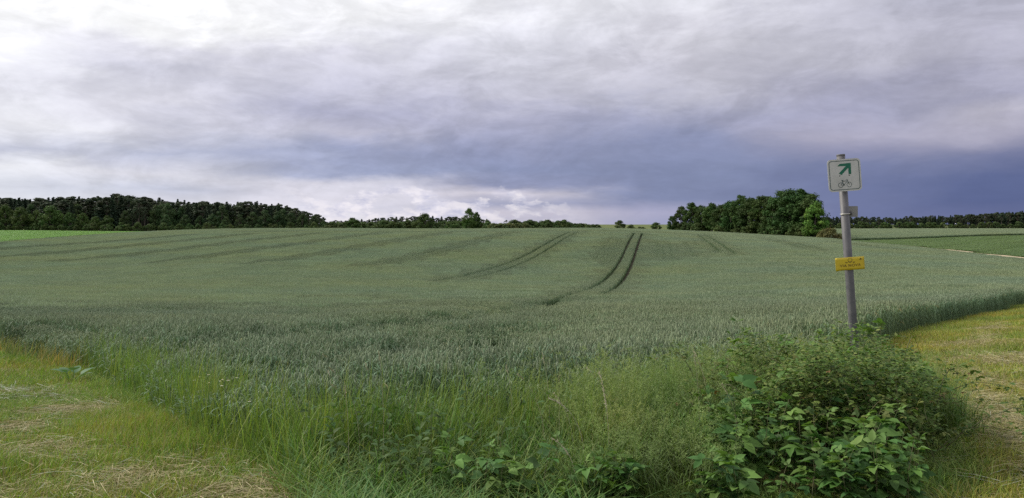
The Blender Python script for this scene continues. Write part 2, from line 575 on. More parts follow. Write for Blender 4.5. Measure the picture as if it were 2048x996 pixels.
# pale farm track between the wheat and the beet field
tp = np.array([(73.5, 86), (80.7, 118), (84.7, 140), (88.3, 160), (94, 195), (101, 226), (114, 262), (140, 330)], float)
s = np.linspace(0, 1, 60)
ti = np.linspace(0, 1, len(tp))
tx, ty = np.interp(s, ti, tp[:, 0]), np.interp(s, ti, tp[:, 1])
mb = MB()
Lp, Rp = [], []
for i in range(60):
    j0, j1 = max(0, i - 1), min(59, i + 1)
    d = Vector((tx[j1] - tx[j0], ty[j1] - ty[j0])).normalized()
    for k, arr in ((-1.1, Lp), (1.1, Rp)):
        X, Y = tx[i] - d.y * k, ty[i] + d.x * k
        arr.append((X, Y, h1(X, Y) + 0.06))
v = [p for lr in zip(Lp, Rp) for p in lr]
mb.add(v, [(2 * i, 2 * i + 1, 2 * i + 3, 2 * i + 2) for i in range(59)])
M_TRACK = plain_mat('gravel_track', (0.42, 0.34, 0.22), 0.95, noise=(0.12, (0.24, 0.23, 0.12), 0.5, 0.6))
tag(obj('farm_track', mb.mesh('farm_track', M_TRACK)), 'pale gravel farm track along the far edge of the wheat', 'track', kind='structure')


# ------------------------------------------------------------------ scatter (uncountable vegetation only)
def scatter(name, sources, pts, rot, scl, idx, label, cat):
    """one object whose points carry plant patches"""
    col = bpy.data.collections.new(name + '_patches')
    for i, me in enumerate(sources):
        o = bpy.data.objects.new('%s_patch_%03d' % (name, i), me)
        col.objects.link(o)
    me = bpy.data.meshes.new(name)
    n = len(pts)
    me.vertices.add(n)
    me.vertices.foreach_set('co', np.asarray(pts, np.float32).ravel())
    for an, ty_, data, key in (('rot', 'FLOAT_VECTOR', rot, 'vector'), ('scl', 'FLOAT_VECTOR', scl, 'vector'), ('idx', 'INT', idx, 'value')):
        a = me.attributes.new(an, ty_, 'POINT')
        a.data.foreach_set(key, np.asarray(data, np.int32 if ty_ == 'INT' else np.float32).ravel())
    o = obj(name, me)
    ng = bpy.data.node_groups.new(name, 'GeometryNodeTree')
    ng.interface.new_socket('Geometry', in_out='INPUT', socket_type='NodeSocketGeometry')
    ng.interface.new_socket('Geometry', in_out='OUTPUT', socket_type='NodeSocketGeometry')
    gi = ng.nodes.new('NodeGroupInput')
    go = ng.nodes.new('NodeGroupOutput')
    ci = ng.nodes.new('GeometryNodeCollectionInfo')
    ci.inputs['Collection'].default_value = col
    ci.inputs['Separate Children'].default_value = True
    ci.inputs['Reset Children'].default_value = True
    ip = ng.nodes.new('GeometryNodeInstanceOnPoints')
    ip.inputs['Pick Instance'].default_value = True

    def attr(nm, ty_):
        a = ng.nodes.new('GeometryNodeInputNamedAttribute')
        a.data_type = ty_
        a.inputs['Name'].default_value = nm
        return a.outputs['Attribute']
    er = ng.nodes.new('FunctionNodeEulerToRotation')
    L = ng.links.new
    L(attr('rot', 'FLOAT_VECTOR'), er.inputs[0])
    L(er.outputs[0], ip.inputs['Rotation'])
    L(attr('scl', 'FLOAT_VECTOR'), ip.inputs['Scale'])
    L(attr('idx', 'INT'), ip.inputs['Instance Index'])
    L(gi.outputs[0], ip.inputs['Points'])
    L(ci.outputs[0], ip.inputs['Instance'])
    L(ip.outputs[0], go.inputs[0])
    md = o.modifiers.new('patches', 'NODES')
    md.node_group = ng
    return tag(o, label, cat, kind='stuff')


def lay(x, y, yaw, sink=0.0):
    """points on the ground and euler angles that follow its slope"""
    x = np.asarray(x, float)
    y = np.asarray(y, float)
    z = H(x, y)
    e = 0.6
    sx = (H(x + e, y) - H(x - e, y)) / (2 * e)
    sy = (H(x, y + e) - H(x, y - e)) / (2 * e)
    # R = tilt @ Rz(yaw), to XYZ euler
    c, s_ = np.cos(yaw), np.sin(yaw)
    ux = np.stack([np.ones_like(x), 0 * x, sx], -1)
    ux /= np.linalg.norm(ux, axis=1, keepdims=True)
    nz = np.stack([-sx, -sy, np.ones_like(x)], -1)
    nz /= np.linalg.norm(nz, axis=1, keepdims=True)
    uy = np.cross(nz, ux)
    X = ux * c[:, None] + uy * s_[:, None]
    Yv = -ux * s_[:, None] + uy * c[:, None]
    R = np.stack([X, Yv, nz], -1)
    ry = -np.arcsin(np.clip(R[:, 2, 0], -1, 1))
    rx = np.arctan2(R[:, 2, 1], R[:, 2, 2])
    rz = np.arctan2(R[:, 1, 0], R[:, 0, 0])
    return np.stack([x, y, z - sink], -1), np.stack([rx, ry, rz], -1)


def unit(a):
    return np.stack([np.cos(a), np.sin(a), 0 * a], -1)


# ------------------------------------------------------------------ wheat
def wheat_patch(size, n, lod, seed):
    r = np.random.default_rng(seed)
    mb = MB()
    x = r.uniform(-size / 2, size / 2, n)
    y = r.uniform(-size / 2, size / 2, n)
    Ht = r.normal(0.65, 0.050, n)
    la = r.uniform(0, 6.283, n)
    lean = unit(la) * (r.uniform(0.0, 0.09, n) + (r.random(n) < 0.06) * 0.12)[:, None]
    base = np.stack([x, y, 0 * x], -1)
    up = np.array([0, 0, 1.0])
    neck = base + lean + up * Ht[:, None]
    ed = lean * 4 + np.array([0.05, -0.05, 1.0])
    ed = ed + r.normal(0, 0.17, (n, 3)) * np.array([1, 1, 0])
    ed /= np.linalg.norm(ed, axis=1, keepdims=True)
    el_ = r.normal(0.082, 0.013, n)
    fa = r.uniform(0, 6.283, n)
    side = unit(fa)
    tone = r.normal(1, 0.10, n)[:, None]
    ear = np.array([0.262, 0.320, 0.178]) * tone
    stem = np.array([0.145, 0.215, 0.100]) * tone
    leaf = np.array([0.122, 0.198, 0.098]) * tone
    yel = r.random(n) < 0.03
    leaf[yel] = np.array([0.20, 0.19, 0.07])
    if lod >= 2:
        ear = ear * np.array([0.98, 0.98, 1.03])
        leaf = leaf * np.array([1.0, 0.98, 1.05])
    if lod <= 1:
        P = np.stack([base * np.array([1, 1, 0]) + up * 0.0, (base + neck) / 2 - lean * 0.2, neck], 1)
        mb.ribbons(P, 0.0022 if lod == 0 else 0.003, side, stem)
    else:
        mb.ribbons(np.stack([(base + neck) / 2, neck], 1), 0.003, side, stem)
    if lod == 0:
        rr = np.array([0.0022, 0.0064, 0.0052, 0.0074, 0.0057, 0.0072, 0.0050, 0.0055, 0.0012])
        k = len(rr)
        tt = np.linspace(0, 1, k)
        P = neck[:, None] + ed[:, None] * (el_[:, None] * tt[None])[:, :, None]
        cc = ear[:, None] * (0.85 + 0.3 * np.tile([0, 1], k)[:k])[None, :, None]
        mb.tubes(P, rr, 5, cc)
    elif lod == 1:
        tt = np.array([0, 0.2, 0.75, 1])
        P = neck[:, None] + ed[:, None] * (el_[:, None] * tt[None])[:, :, None]
        mb.tubes(P, [0.002, 0.0075, 0.0066, 0.001], 4, ear)
    else:
        tt = np.array([0, 0.5, 1])
        P = neck[:, None] + ed[:, None] * (el_[:, None] * tt[None])[:, :, None]
        mb.ribbons(P, np.array([0.004, 0.0092, 0.003]) * (1.0 if lod == 2 else 1.4), side, ear)
    for j in range((3, 2, 1, 1)[lod]):
        a = r.uniform(0, 6.283, n)
        d = unit(a)
        f = r.uniform(0.80, 0.95, n) if j == 0 else r.uniform(0.35, 0.75, n)
        p0 = base + (neck - base) * f[:, None]
        L = r.uniform(0.12, 0.22, n)[:, None]
        rise = r.uniform(0.2, 0.8, n)[:, None]
        p1 = p0 + d * L * 0.35 + up * L * 0.40 * rise * 1.6
        p2 = p0 + d * L * 0.75 + up * L * 0.45 * rise
        p3 = p0 + d * L * 1.0 + up * L * (0.45 * rise - 0.35)
        sd = np.cross(d, up)
        if lod <= 1:
            mb.ribbons(np.stack([p0, p1, p2, p3], 1), [0.003, 0.0065, 0.005, 0.0008], sd, leaf * (1.0 if j == 0 else 0.9))
        else:
            mb.ribbons(np.stack([p0, p1, p3], 1), np.array([0.003, 0.008, 0.002]) * (1.0 if lod == 2 else 1.4), sd, leaf)
    return mb.mesh('wheat_patch', M_WHEAT)


# tramlines: wheel tracks in the crop (plan, metres), direction 10.7 degrees right of north
TB = 0.19


def tl(a, y0, y1):
    return [(a + TB * y, y) for y in np.linspace(y0, y1, 24)]


TRAM = []   # (points, half width)
mainL = tl(-5.25, 31, 178)[::-1] + [(-0.2, 26), (-1.4, 22), (-2.7, 18.5), (-3.8, 14.5), (-4.9, 11.6), (-6.3, 10.3)]
mainR = tl(-3.35, 47, 178)
mainR2 = [(-0.4, 16.0), (-0.75, 12.5), (-1.3, 9.9), (-2.3, 8.75), (-3.0, 8.35)]
TRAM += [(mainL[:16], 0.36), (mainL[14:24], 0.42), (mainL[22:], 0.52), (mainR[9:], 0.38), (mainR[:11], 0.42), (mainR2, 0.46)]
for k in range(1, 8):
    a = -4.3 - 15.3 * k
    y0 = (0, 70, 92, 95, 100, 105, 110, 115)[k]
    TRAM += [(tl(a - 0.95, y0, 182), (0.34, 0.27, 0.20)[min(k, 3) - 1]), (tl(a + 0.95, y0 + 6, 182), (0.30, 0.22, 0.10)[min(k, 3) - 1])]
for k in range(1, 4):
    a = -4.3 + 15.3 * k
    TRAM += [(tl(a - 0.95, 112 + 8 * k, 185), 0.34), (tl(a + 0.95, 106 + 8 * k, 185), 0.34)]
TRAM += [([(-70, 196), (-30, 190), (0, 187), (40, 186), (70, 196)], 0.20), ([(-70, 198), (-30, 192), (0, 189), (40, 188), (70, 198)], 0.18)]
# thin drill misses
for a in (-9.2, -8.2, -7.4, -6.6, 0.2, 1.1, 2.4, 5.6, 9.4):  # rows
    yy = 108 + rng.uniform(-4, 10)
    TRAM += [(tl(a, yy, yy + rng.uniform(22, 48)), 0.13)]
TRB = [(np.array(p), wd, np.min(p, 0) - 3, np.max(p, 0) + 3) for p, wd in TRAM]

SZ = [4.0, 2.0, 1.0, 0.5, 0.25]


def tram_state(x, y, half):
    """(near a track?, inside a track?)"""
    near = np.zeros(len(x), bool)
    hit = np.zeros(len(x), bool)
    for p, wd, lo, hi in TRB:
        m = (x > lo[0]) & (x < hi[0]) & (y > lo[1]) & (y < hi[1])
        if not m.any():
            continue
        d = polydist(x[m], y[m], p)
        near[m] |= d < half * 1.45 + wd
        hit[m] |= d < wd * (1.12 - (0.9 if wd < 0.3 else 0.25) * vnoise(x[m], y[m], 6.0, 21) ** 2)
    return near, hit


EDGE = WHEAT + [WHEAT[0]]


def wheat_cells(field, edge, trams, lo, hi):
    xs = np.arange(lo[0], hi[0], 4.0) + 2.0
    ys = np.arange(lo[1], hi[1], 4.0) + 2.0
    X, Y = [a.ravel() for a in np.meshgrid(xs, ys)]
    res = []
    for lv, sz in enumerate(SZ):
        half = sz / 2
        d = np.hypot(X, Y)
        ok = (d > 3) & (np.abs(X) < 0.86 * Y + 9 + sz)
        X, Y, d = X[ok], Y[ok], d[ok]
        ins = inside(X, Y, field)
        ed = polydist(X, Y, edge)
        keep = ins | (ed < half * 1.45)
        X, Y, d, ins, ed = X[keep], Y[keep], d[keep], ins[keep], ed[keep]
        dd_ = d * rng.uniform(0.72, 1.30, len(d))
        want = np.select([dd_ < 15, dd_ < 36, dd_ < 88], [0.5, 1.0, 2.0], 4.0)
        split = want < sz - 1e-6
        mins = np.where(d < 70, 0.25, np.where(d < 150, 0.5, 0.5))
        border = ed < half * 1.3
        split |= border & (sz > np.where(d < 60, 0.25, 1.0))
        hit = np.zeros(len(X), bool)
        if trams:
            near, hit = tram_state(X, Y, half)
            split |= near & (sz > 0.25 + 0 * mins)
        last = lv == len(SZ) - 1
        if last:
            split[:] = False
        fin = ~split & ins & ~(hit)
        res.append((X[fin], Y[fin], np.full(fin.sum(), lv)))
        X, Y = X[split], Y[split]
        if last or not len(X):
            break
        q = sz / 4
        X, Y = np.concatenate([X - q, X + q, X - q, X + q]), np.concatenate([Y - q, Y - q, Y + q, Y + q])
    return [np.concatenate(a) for a in zip(*res)]


def wheat_scatter(name, cells, label):
    X, Y, LV = cells
    nv = [3, 4, 5, 6, 4]
    dens = [330, 360, 400, 430, 430]
    lods = [3, 2, 1, 0, 1]
    src, first = [], []
    for lv, sz in enumerate(SZ):
        first.append(len(src))
        for k in range(nv[lv]):
            src.append(wheat_patch(sz * 1.04, int(dens[lv] * sz * sz), lods[lv], 100 * lv + k))
    first = np.array(first)
    n = len(X)
    yaw = rng.integers(0, 4, n) * (math.pi / 2)
    # the 0.25 m level close by uses the detailed look through its small patch
    pts, rot = lay(X, Y, yaw)
    hz = 0.76 + 0.24 * vnoise(X, Y, 3.1, 1) + 0.10 * vnoise(X, Y, 0.9, 2) + 0.20 * vnoise(X, Y, 7.0, 61)
    d = np.hypot(X, Y)
    hz = np.where(d > 60, 0.98 + 0.10 * vnoise(X, Y, 5.0, 3), hz)
    if name == 'wheat_field':
        fd = polydist(X, Y, WHEAT_FRONT)
        soft = np.clip(0.50 + fd * 0.38 + 0.25 * (vnoise(X, Y, 0.5, 41) - 0.5), 0.42, 1.0)
        hz *= np.where((X < 5) & (X > -12), soft, 1.0)
        hol = np.minimum(polydist(X, Y, mainL[22:]), polydist(X, Y, mainR2) * 0.8)
        hz *= np.clip(0.40 + 0.42 * hol, 0.40, 1.0)
        drop = (X < 5) & (X > -12) & (rng.random(n) > np.clip(0.35 + fd * 1.1, 0, 1))
        sc_keep = ~drop
    sc = np.stack([np.ones(n), np.ones(n), hz], -1)
    idx = first[LV] + (rng.random(n) * np.array(nv)[LV]).astype(int)
    if name == 'wheat_field':
        pts, rot, sc, idx = pts[sc_keep], rot[sc_keep], sc[sc_keep], idx[sc_keep]
    print(name, n, np.bincount(LV))
    return scatter(name, src, pts, rot, sc, idx, label, 'wheat')


cells = wheat_cells(WHEAT, EDGE, True, (-128, 4), (112, 336))
wheat_scatter('wheat_field', cells, 'wide field of green unripe wheat crossed by tractor wheel tracks')
cells2 = wheat_cells(WHEAT2, WHEAT2 + [WHEAT2[0]], False, (100, 224), (564, 700))
wheat_scatter('far_wheat_field', cells2, 'pale green wheat field below the distant forest')


# ------------------------------------------------------------------ low crops far away
def crop_patch(size, n, hgt, col, seed):
    r = np.random.default_rng(seed)
    mb = MB()
    base = np.stack([r.uniform(-size / 2, size / 2, n), r.uniform(-size / 2, size / 2, n), 0 * np.zeros(n)], -1)
    d = unit(r.uniform(0, 6.283, n))
    L = r.uniform(0.6, 1.2, n)[:, None] * hgt
    up = np.array([0, 0, 1.0])
    P = np.stack([base, base + d * L * 0.35 + up * L * 0.8, base + d * L * 0.9 + up * L * 0.75], 1)
    mb.ribbons(P, np.array([0.02, 0.055, 0.015]) * hgt / 0.2, np.cross(d, up), np.array(col) * r.normal(1, 0.12, (n, 1)))
    return mb.mesh('crop_patch', M_CROP)


def crop(name, poly, size, n, hgt, col, label, cat, lo, hi):
    X, Y = [a.ravel() for a in np.meshgrid(np.arange(lo[0], hi[0], size), np.arange(lo[1], hi[1], size))]
    m = inside(X, Y, poly) & (np.abs(X) < 0.84 * Y + 10)
    X, Y = X[m], Y[m]
    src = [crop_patch(size * 1.1, n, hgt, col, 900 + k) for k in range(4)]
    pts, rot = lay(X, Y, rng.integers(0, 4, len(X)) * (math.pi / 2))
    sc = np.stack([np.ones(len(X))] * 2 + [0.85 + 0.3 * vnoise(X, Y, 9, 5)], -1)
    print(name, len(X))
    scatter(name, src, pts, rot, sc, rng.integers(0, 4, len(X)), label, cat)


crop('bright_green_crop', BRIGHT, 4.0, 2600, 0.16, (0.125, 0.285, 0.030), 'bright green young crop below the dark forest', 'crop', (-330, 130), (-95, 362))
crop('beet_crop', BEET, 4.0, 1800, 0.22, (0.120, 0.190, 0.062), 'deep green leafy beet crop beyond the wheat', 'crop', (74, 60), (332, 334))


# ------------------------------------------------------------------ trees
def tree_mesh_broad(seed, hgt=10.0, width=7.0, base=0.12, leaf=0.36, clumps=44, per=95, col=(0.045, 0.085, 0.022), top=0.55, light=1.0):
    """returns trunk mesh, crown mesh; the crown is leaf sprays spread through uneven clumps on limbs"""
    r = np.random.default_rng(seed)
    cr = MB()
    tr = MB()
    zc = hgt * (base + 1) / 2
    hz = hgt * (1 - base) / 2
    cl = []
    for i in range(clumps):
        u = r.uniform(-1, 1)
        prof = math.sqrt(max(0.05, 1 - abs((u + (1 - top) * 0.6)) ** 2.2 * 0.85)) if u > -0.2 else math.sqrt(max(0.05, 1 - abs(u) ** 3 * 0.8))
        a = r.uniform(0, 6.283)
        rad = width / 2 * prof * (0.45 + 0.55 * math.sqrt(r.random())) * r.uniform(0.8, 1.08)
        cl.append((math.cos(a) * rad, math.sin(a) * rad, zc + u * hz * 0.93, r.uniform(0.55, 1.15) * width * 0.155))
    for (x, y, z, s_) in cl:
        n = int(per * r.uniform(0.7, 1.3))
        d = r.normal(0, 1, (n, 3))
        d /= np.linalg.norm(d, axis=1, keepdims=True)
        p = np.array([x, y, z]) + d * s_ * r.uniform(0.45, 1.15, n)[:, None] * np.array([1.15, 1.15, 0.8])
        nrm = d + r.normal(0, 0.55, (n, 3)) + np.array([0, 0, 0.35])
        nrm /= np.linalg.norm(nrm, axis=1, keepdims=True)
        t1 = np.cross(nrm, r.normal(0, 1, (n, 3)))
        t1 /= np.linalg.norm(t1, axis=1, keepdims=True) + 1e-9
        t2 = np.cross(nrm, t1)
        L = leaf * r.uniform(0.55, 1.25, n)[:, None]
        tone = r.uniform(0.8, 1.25) * light
        cc = np.array(col) * tone * r.uniform(0.75, 1.3, (n, 1)) * np.array([1 + r.uniform(-.1, .2), 1, 1])
        P = np.stack([p - t2 * L, p + nrm * L * 0.12, p + t2 * L], 1)
        cr.ribbons(P, np.array([0.12, 0.5, 0.1]) * leaf, t1, cc)
    # trunk and limbs
    tk = width * 0.030 + 0.06
    P = [[(0, 0, -0.4), (r.uniform(-.1, .1), r.uniform(-.1, .1), hgt * 0.3), (r.uniform(-.3, .3), r.uniform(-.3, .3), hgt * 0.62), (0, 0, hgt * 0.86)]]
    tr.tubes(P, [tk * 1.25, tk, tk * 0.6, tk * 0.15], 8, (0.06, 0.05, 0.04))
    for (x, y, z, s_) in cl[:16]:
        z0 = max(hgt * 0.18, min(hgt * 0.7, z - math.hypot(x, y) * 0.9))
        tr.tubes([[(0, 0, z0), (x * 0.55, y * 0.55, z0 + (z - z0) * 0.65), (x, y, z)]], [tk * 0.4, tk * 0.22, tk * 0.08], 5, (0.06, 0.05, 0.04))
    return tr.mesh('trunk', M_BARK, True), cr.mesh('crown', M_TREE)


def tree_mesh_conifer(seed, hgt=10.0, width=3.6, bare=0.18, col=(0.038, 0.060, 0.036), whorls=20):
    r = np.random.default_rng(seed)
    cr = MB()
    tr = MB()
    tr.tubes([[(0, 0, -0.4), (0, 0, hgt * 0.5), (r.uniform(-.1, .1), 0, hgt * 0.99)]], [0.17, 0.11, 0.02], 7, (0.06, 0.05, 0.04))
    for i in range(whorls):
        f = i / (whorls - 1)
        z = hgt * (bare + (0.985 - bare) * f)
        R = width / 2 * (1 - f) ** 0.75 * r.uniform(0.75, 1.15) + 0.10
        nb = r.integers(7, 10)
        a0 = r.uniform(0, 6.283)
        for k in range(nb):
            a = a0 + k / nb * 6.283 + r.uniform(-.25, .25)
            L = R * r.uniform(0.7, 1.15)
            d = np.array([math.cos(a), math.sin(a), 0])
            up = np.array([0, 0, 1.0])
            m = 9
            tt = r.uniform(0.15, 1, m)
            p = np.array([0, 0, z]) + d * (L * tt)[:, None] + up * (L * (0.10 * tt - 0.42 * tt * tt))[:, None]
            p = p + r.normal(0, 0.05, (m, 3)) * hgt / 10
            dirs = d * 0.7 + r.normal(0, 0.5, (m, 3)) + np.array([0, 0, -0.35])
            dirs /= np.linalg.norm(dirs, axis=1, keepdims=True)
            sd = np.cross(dirs, r.normal(0, 1, (m, 3)))
            sd /= np.linalg.norm(sd, axis=1, keepdims=True) + 1e-9
            ll = (0.20 + 0.16 * (1 - f)) * r.uniform(0.6, 1.3, m)[:, None] * hgt / 10
            P = np.stack([p - dirs * ll, p, p + dirs * ll], 1)
            cr.ribbons(P, np.array([0.04, 0.12, 0.02]) * hgt / 10 * 1.1, sd, np.array(col) * r.uniform(0.7, 1.35, (m, 1)))
    return tr.mesh('trunk', M_BARK, True), cr.mesh('crown', M_TREE)


def tree_mesh_pine(seed, hgt=10.0, width=3.6, bare=0.5, col=(0.048, 0.068, 0.038)):
    r = np.random.default_rng(seed)
    t_, c_ = tree_mesh_broad(seed, hgt, width, bare, 0.24, 20, 70, col, 0.7)
    return t_, c_


TREES = {}
for k in range(4):
    TREES['oak', k] = tree_mesh_broad(11 + k, 10, 8.0, 0.06, 0.30, 52, 95, (0.058, 0.108, 0.028))
    TREES['dark', k] = tree_mesh_broad(31 + k, 10, 7.4, 0.03, 0.30, 52, 95, (0.046, 0.082, 0.030))
    TREES['shrub', k] = tree_mesh_broad(51 + k, 10, 13.0, -0.12, 0.55, 40, 90, (0.060, 0.100, 0.030), 0.8)
    TREES['spruce', k] = tree_mesh_conifer(71 + k)
    TREES['pine', k] = tree_mesh_pine(91 + k)
for k in range(2):
    TREES['grove', k] = tree_mesh_broad(111 + k, 10, 6.0, 0.05, 0.21, 85, 110, (0.040, 0.078, 0.020))
    TREES['grove', k + 2] = tree_mesh_broad(121 + k, 10, 5.4, 0.16, 0.21, 80, 110, (0.042, 0.082, 0.020))
TREES['lightgreen', 0] = tree_mesh_broad(131, 10, 5.6, -0.02, 0.20, 80, 110, (0.115, 0.200, 0.036), 0.5)
TREES['heap', 0] = tree_mesh_broad(132, 10, 22.0, -0.35, 0.8, 40, 90, (0.125, 0.135, 0.045), 0.8)
TREES['elder', 0] = tree_mesh_broad(133, 10, 13.0, -0.15, 0.5, 40, 90, (0.105, 0.135, 0.050), 0.8)
TREES['hazel', 0] = tree_mesh_broad(134, 10, 10.0, -0.08, 0.4, 46, 90, (0.070, 0.110, 0.035), 0.7)


def tree(kind, k, x, y, hgt, label, group, wide=1.0, name='broadleaf_tree', cat='tree'):
    tm, cm = TREES[kind, k]
    e = obj(name, None)
    z = h1(x, y)
    e.location = (x, y, z)
    e.rotation_euler = (0, 0, rng.uniform(0, 6.283))
    s_ = hgt / 10
    e.scale = (s_ * wide, s_ * wide, s_)
    obj('trunk', tm, e)
    obj('crown', cm, e)
    return tag(e, label, cat, group)


def place(px, ytop, Y, kind, k, label, group=None, wide=1.0, name='broadleaf_tree', cat='tree'):
    """bearing and top elevation, as surveyed from the photograph, at distance Y"""
    x = (px - 1024) / 1518 * Y
    hgt = EYE + (445 - ytop) / 1518 * Y - h1(x, Y)
    return tree(kind, k, x, Y, hgt, label, group, wide, name, cat)


# --- the grove on the field
GR = 'broadleaf trees of the dense grove'
GL = 'dark broadleaf tree in the dense grove at the edge of the wheat'
for px, yt, Y, k in [(1344,434,335,0),(1362,416,325,1),(1384,408,318,2),(1404,412,310,0),(1424,409,303,3),(1442,413,297,1),(1462,403,290,0),(1482,393,283,2),(1500,399,277,1),(1522,395,270,3),
                     (1544,394,264,0),(1562,385,258,1),(1582,379,252,0),(1604,381,247,2),(1622,391,243,1),(1450,408,318,0),(1495,402,305,2),(1535,396,290,1),(1575,388,276,3),(1612,393,262,0),(1420,414,325,1)]:
    own = {1582: 'tallest and broadest dark tree of the dense grove', 1344: 'lowest tree at the grove end farthest from the light green maple'}.get(px)
    place(px, yt - 3, Y, 'grove', k, own or GL, None if own else GR, rng.uniform(0.95, 1.15))
for px, yt, Y in [(1372,448,312),(1395,447,306),(1440,450,292),(1475,451,282),(1498,448,275),(1530,452,262),(1556,453,254),(1585,456,245),(1606,455,240)]:
    place(px, yt, Y, 'shrub', int(rng.integers(4)), 'low dark shrub under the trees of the dense grove', 'shrubs under the grove', 1.0, 'understorey_shrub', 'shrub')
place(1630, 404, 238, 'lightgreen', 0, 'light green maple at the end of the dense grove', None, 1.1)
place(1456, 448, 289, 'hazel', 0, 'small light green shrub at the foot of the dense grove', None, 0.8, 'hazel_shrub', 'shrub')
place(1658, 459, 231, 'heap', 0, 'yellowish green bramble heap beside the light green maple', None, 0.95, 'bramble_thicket', 'shrub')

# --- trees along the crest
place(706, 436, 300, 'oak', 0, 'round dark tree on the crest next to the left forest', None, 1.5)
place(850, 428, 300, 'oak', 1, 'round full-crowned dark tree standing out of the hedge on the crest', None, 1.2)
place(938, 418, 285, 'oak', 2, 'tall dark tree standing alone on the crest of the wheat field', None, 0.8)
place(953, 424, 287, 'grove', 3, 'slimmer tree leaning against the tall lone tree on the crest', None, 0.8)
place(976, 439, 330, 'oak', 3, 'small round dark tree between the tall lone tree and the hedge', None, 0.8)
place(1239, 441, 290, 'oak', 0, 'rounded dark tree alone on the bare skyline', None, 1.45)
place(1262, 450, 295, 'shrub', 1, 'small shrub beside the rounded tree on the skyline', None, 1.2, 'shrub', 'shrub')
place(1281, 453, 295, 'shrub', 2, 'lowest small shrub on the bare skyline', None, 1.4, 'shrub', 'shrub')
place(1312, 444, 300, 'oak', 3, 'small grey-green tree on the skyline between the lowest shrub and the grove', None, 1.3)
place(1012, 440, 340, 'pine', 0, 'small pine rising behind the pale elder hedge', None, 1.3, 'pine_tree')
for i, px in enumerate(range(986, 1052, 8)):
    place(px, 447 + (i % 2), 262, 'elder', 0, 'pale yellow-green elder shrub in the hedge on the crest', 'elder shrubs in the hedge', 1.2, 'elder_shrub', 'shrub')
for i, px in enumerate(range(1030, 1136, 8)):
    place(px, 441 + (i * 3 % 4), 272, 'shrub', i % 4, 'dark green shrub in the hedge on the crest', 'dark hedge shrubs on the crest', 1.15, 'hedge_shrub', 'shrub')
for i, px in enumerate(range(1136, 1196, 8)):
    place(px, 446 + i * 0.5, 330, 'shrub', (i + 1) % 4, 'distant dark shrub where the hedge runs out', 'distant hedge shrubs', 1.3, 'hedge_shrub', 'shrub')
for i, px in enumerate(range(664, 985, 9)):
    place(px, 445 + rng.uniform(-4, 3), 310 + rng.uniform(-6, 10), 'shrub', i % 4, 'dark shrub in the row between the left forest and the lone tree', 'shrubs in the crest row', 1.25, 'hedge_shrub', 'shrub')
for i, px in enumerate(range(650, 975, 6)):
    yt = 438 - 4 * math.sin((px - 760) / 60) + rng.uniform(-3, 3)
    place(px + rng.uniform(-2, 2), yt, 460 + rng.uniform(-20, 30), 'pine' if i % 3 else 'spruce', i % 4, 'grey-green pine in the far wood behind the crest row', 'pines of the far wood', 1.7, 'pine_tree')

# --- the dark forest on the left
FL = [(-120, 396), (0, 398), (60, 402), (130, 399), (180, 397), (230, 394), (300, 399), (345, 402), (400, 406), (500, 408), (560, 413), (600, 422), (640, 434)]


def prof(px, P):
    return float(np.interp(px, [a for a, _ in P], [b for _, b in P]))


for row, (Y0, dy) in enumerate([(395, 0), (410, 1), (425, 0), (440, -1), (455, -2)]):
    step = 13.5
    for i, px in enumerate(np.arange(-110 + row * 5, 648, step)):
        p2 = px + rng.uniform(-5, 5)
        yt = prof(p2, FL) + dy + rng.uniform(-5, 5)
        near_end = p2 > 590
        kind = 'spruce' if rng.random() < 0.5 and not near_end else ('pine' if rng.random() < 0.6 else 'dark')
        if kind == 'dark':
            place(p2, yt + 7, Y0 + rng.uniform(-5, 5), 'dark', int(rng.integers(4)), 'dark broadleaf tree among the conifers of the left forest', 'broadleaf trees inside the left forest', 0.75)
        else:
            place(p2, yt, Y0 + rng.uniform(-5, 5), kind, int(rng.integers(4)), 'dark tall %s in the forest beyond the bright green crop' % ('spruce' if kind == 'spruce' else 'pine'), 'conifers of the left forest', rng.uniform(1.1, 1.6) if kind == 'spruce' else rng.uniform(1.3, 1.8), kind + '_tree')
for px, yt, wd in [(-60,408,1),(-20,410,1),(10,412,1),(40,416,.9),(72,420,.8),(100,413,1.1),(140,424,.8),(165,425,.8),(190,432,.8),(215,432,1),(252,422,.7),(332,430,.8),(372,430,.8),(400,432,.8),(425,428,1),(452,434,.8),(480,430,.9),(505,425,.9),(530,421,.9),(555,424,.9),(580,427,.9),(605,429,.9),(628,432,.9),(648,441,.8),(662,446,.8)]:
    place(px, yt, 376 + rng.uniform(-4, 4), 'dark' if px > 240 else 'oak', int(rng.integers(4)), 'rounded broadleaf tree along the front of the left forest', 'broadleaf trees fronting the left forest', wd)
for px in np.arange(-100, 660, 17):
    place(px + rng.uniform(-4, 4), 450 + rng.uniform(-5, 3), 368, 'shrub', int(rng.integers(4)), 'low dark shrub along the foot of the left forest', 'shrubs at the foot of the left forest', 0.9, 'forest_shrub', 'shrub')
for px in (266, 272, 279, 284, 290):
    place(px, 418 + rng.uniform(-4, 4), 372, 'pine', int(rng.integers(4)), 'thin bare-trunked pine at the gap in the left forest', 'bare-trunked pines at the gap', 0.6, 'pine_tree')

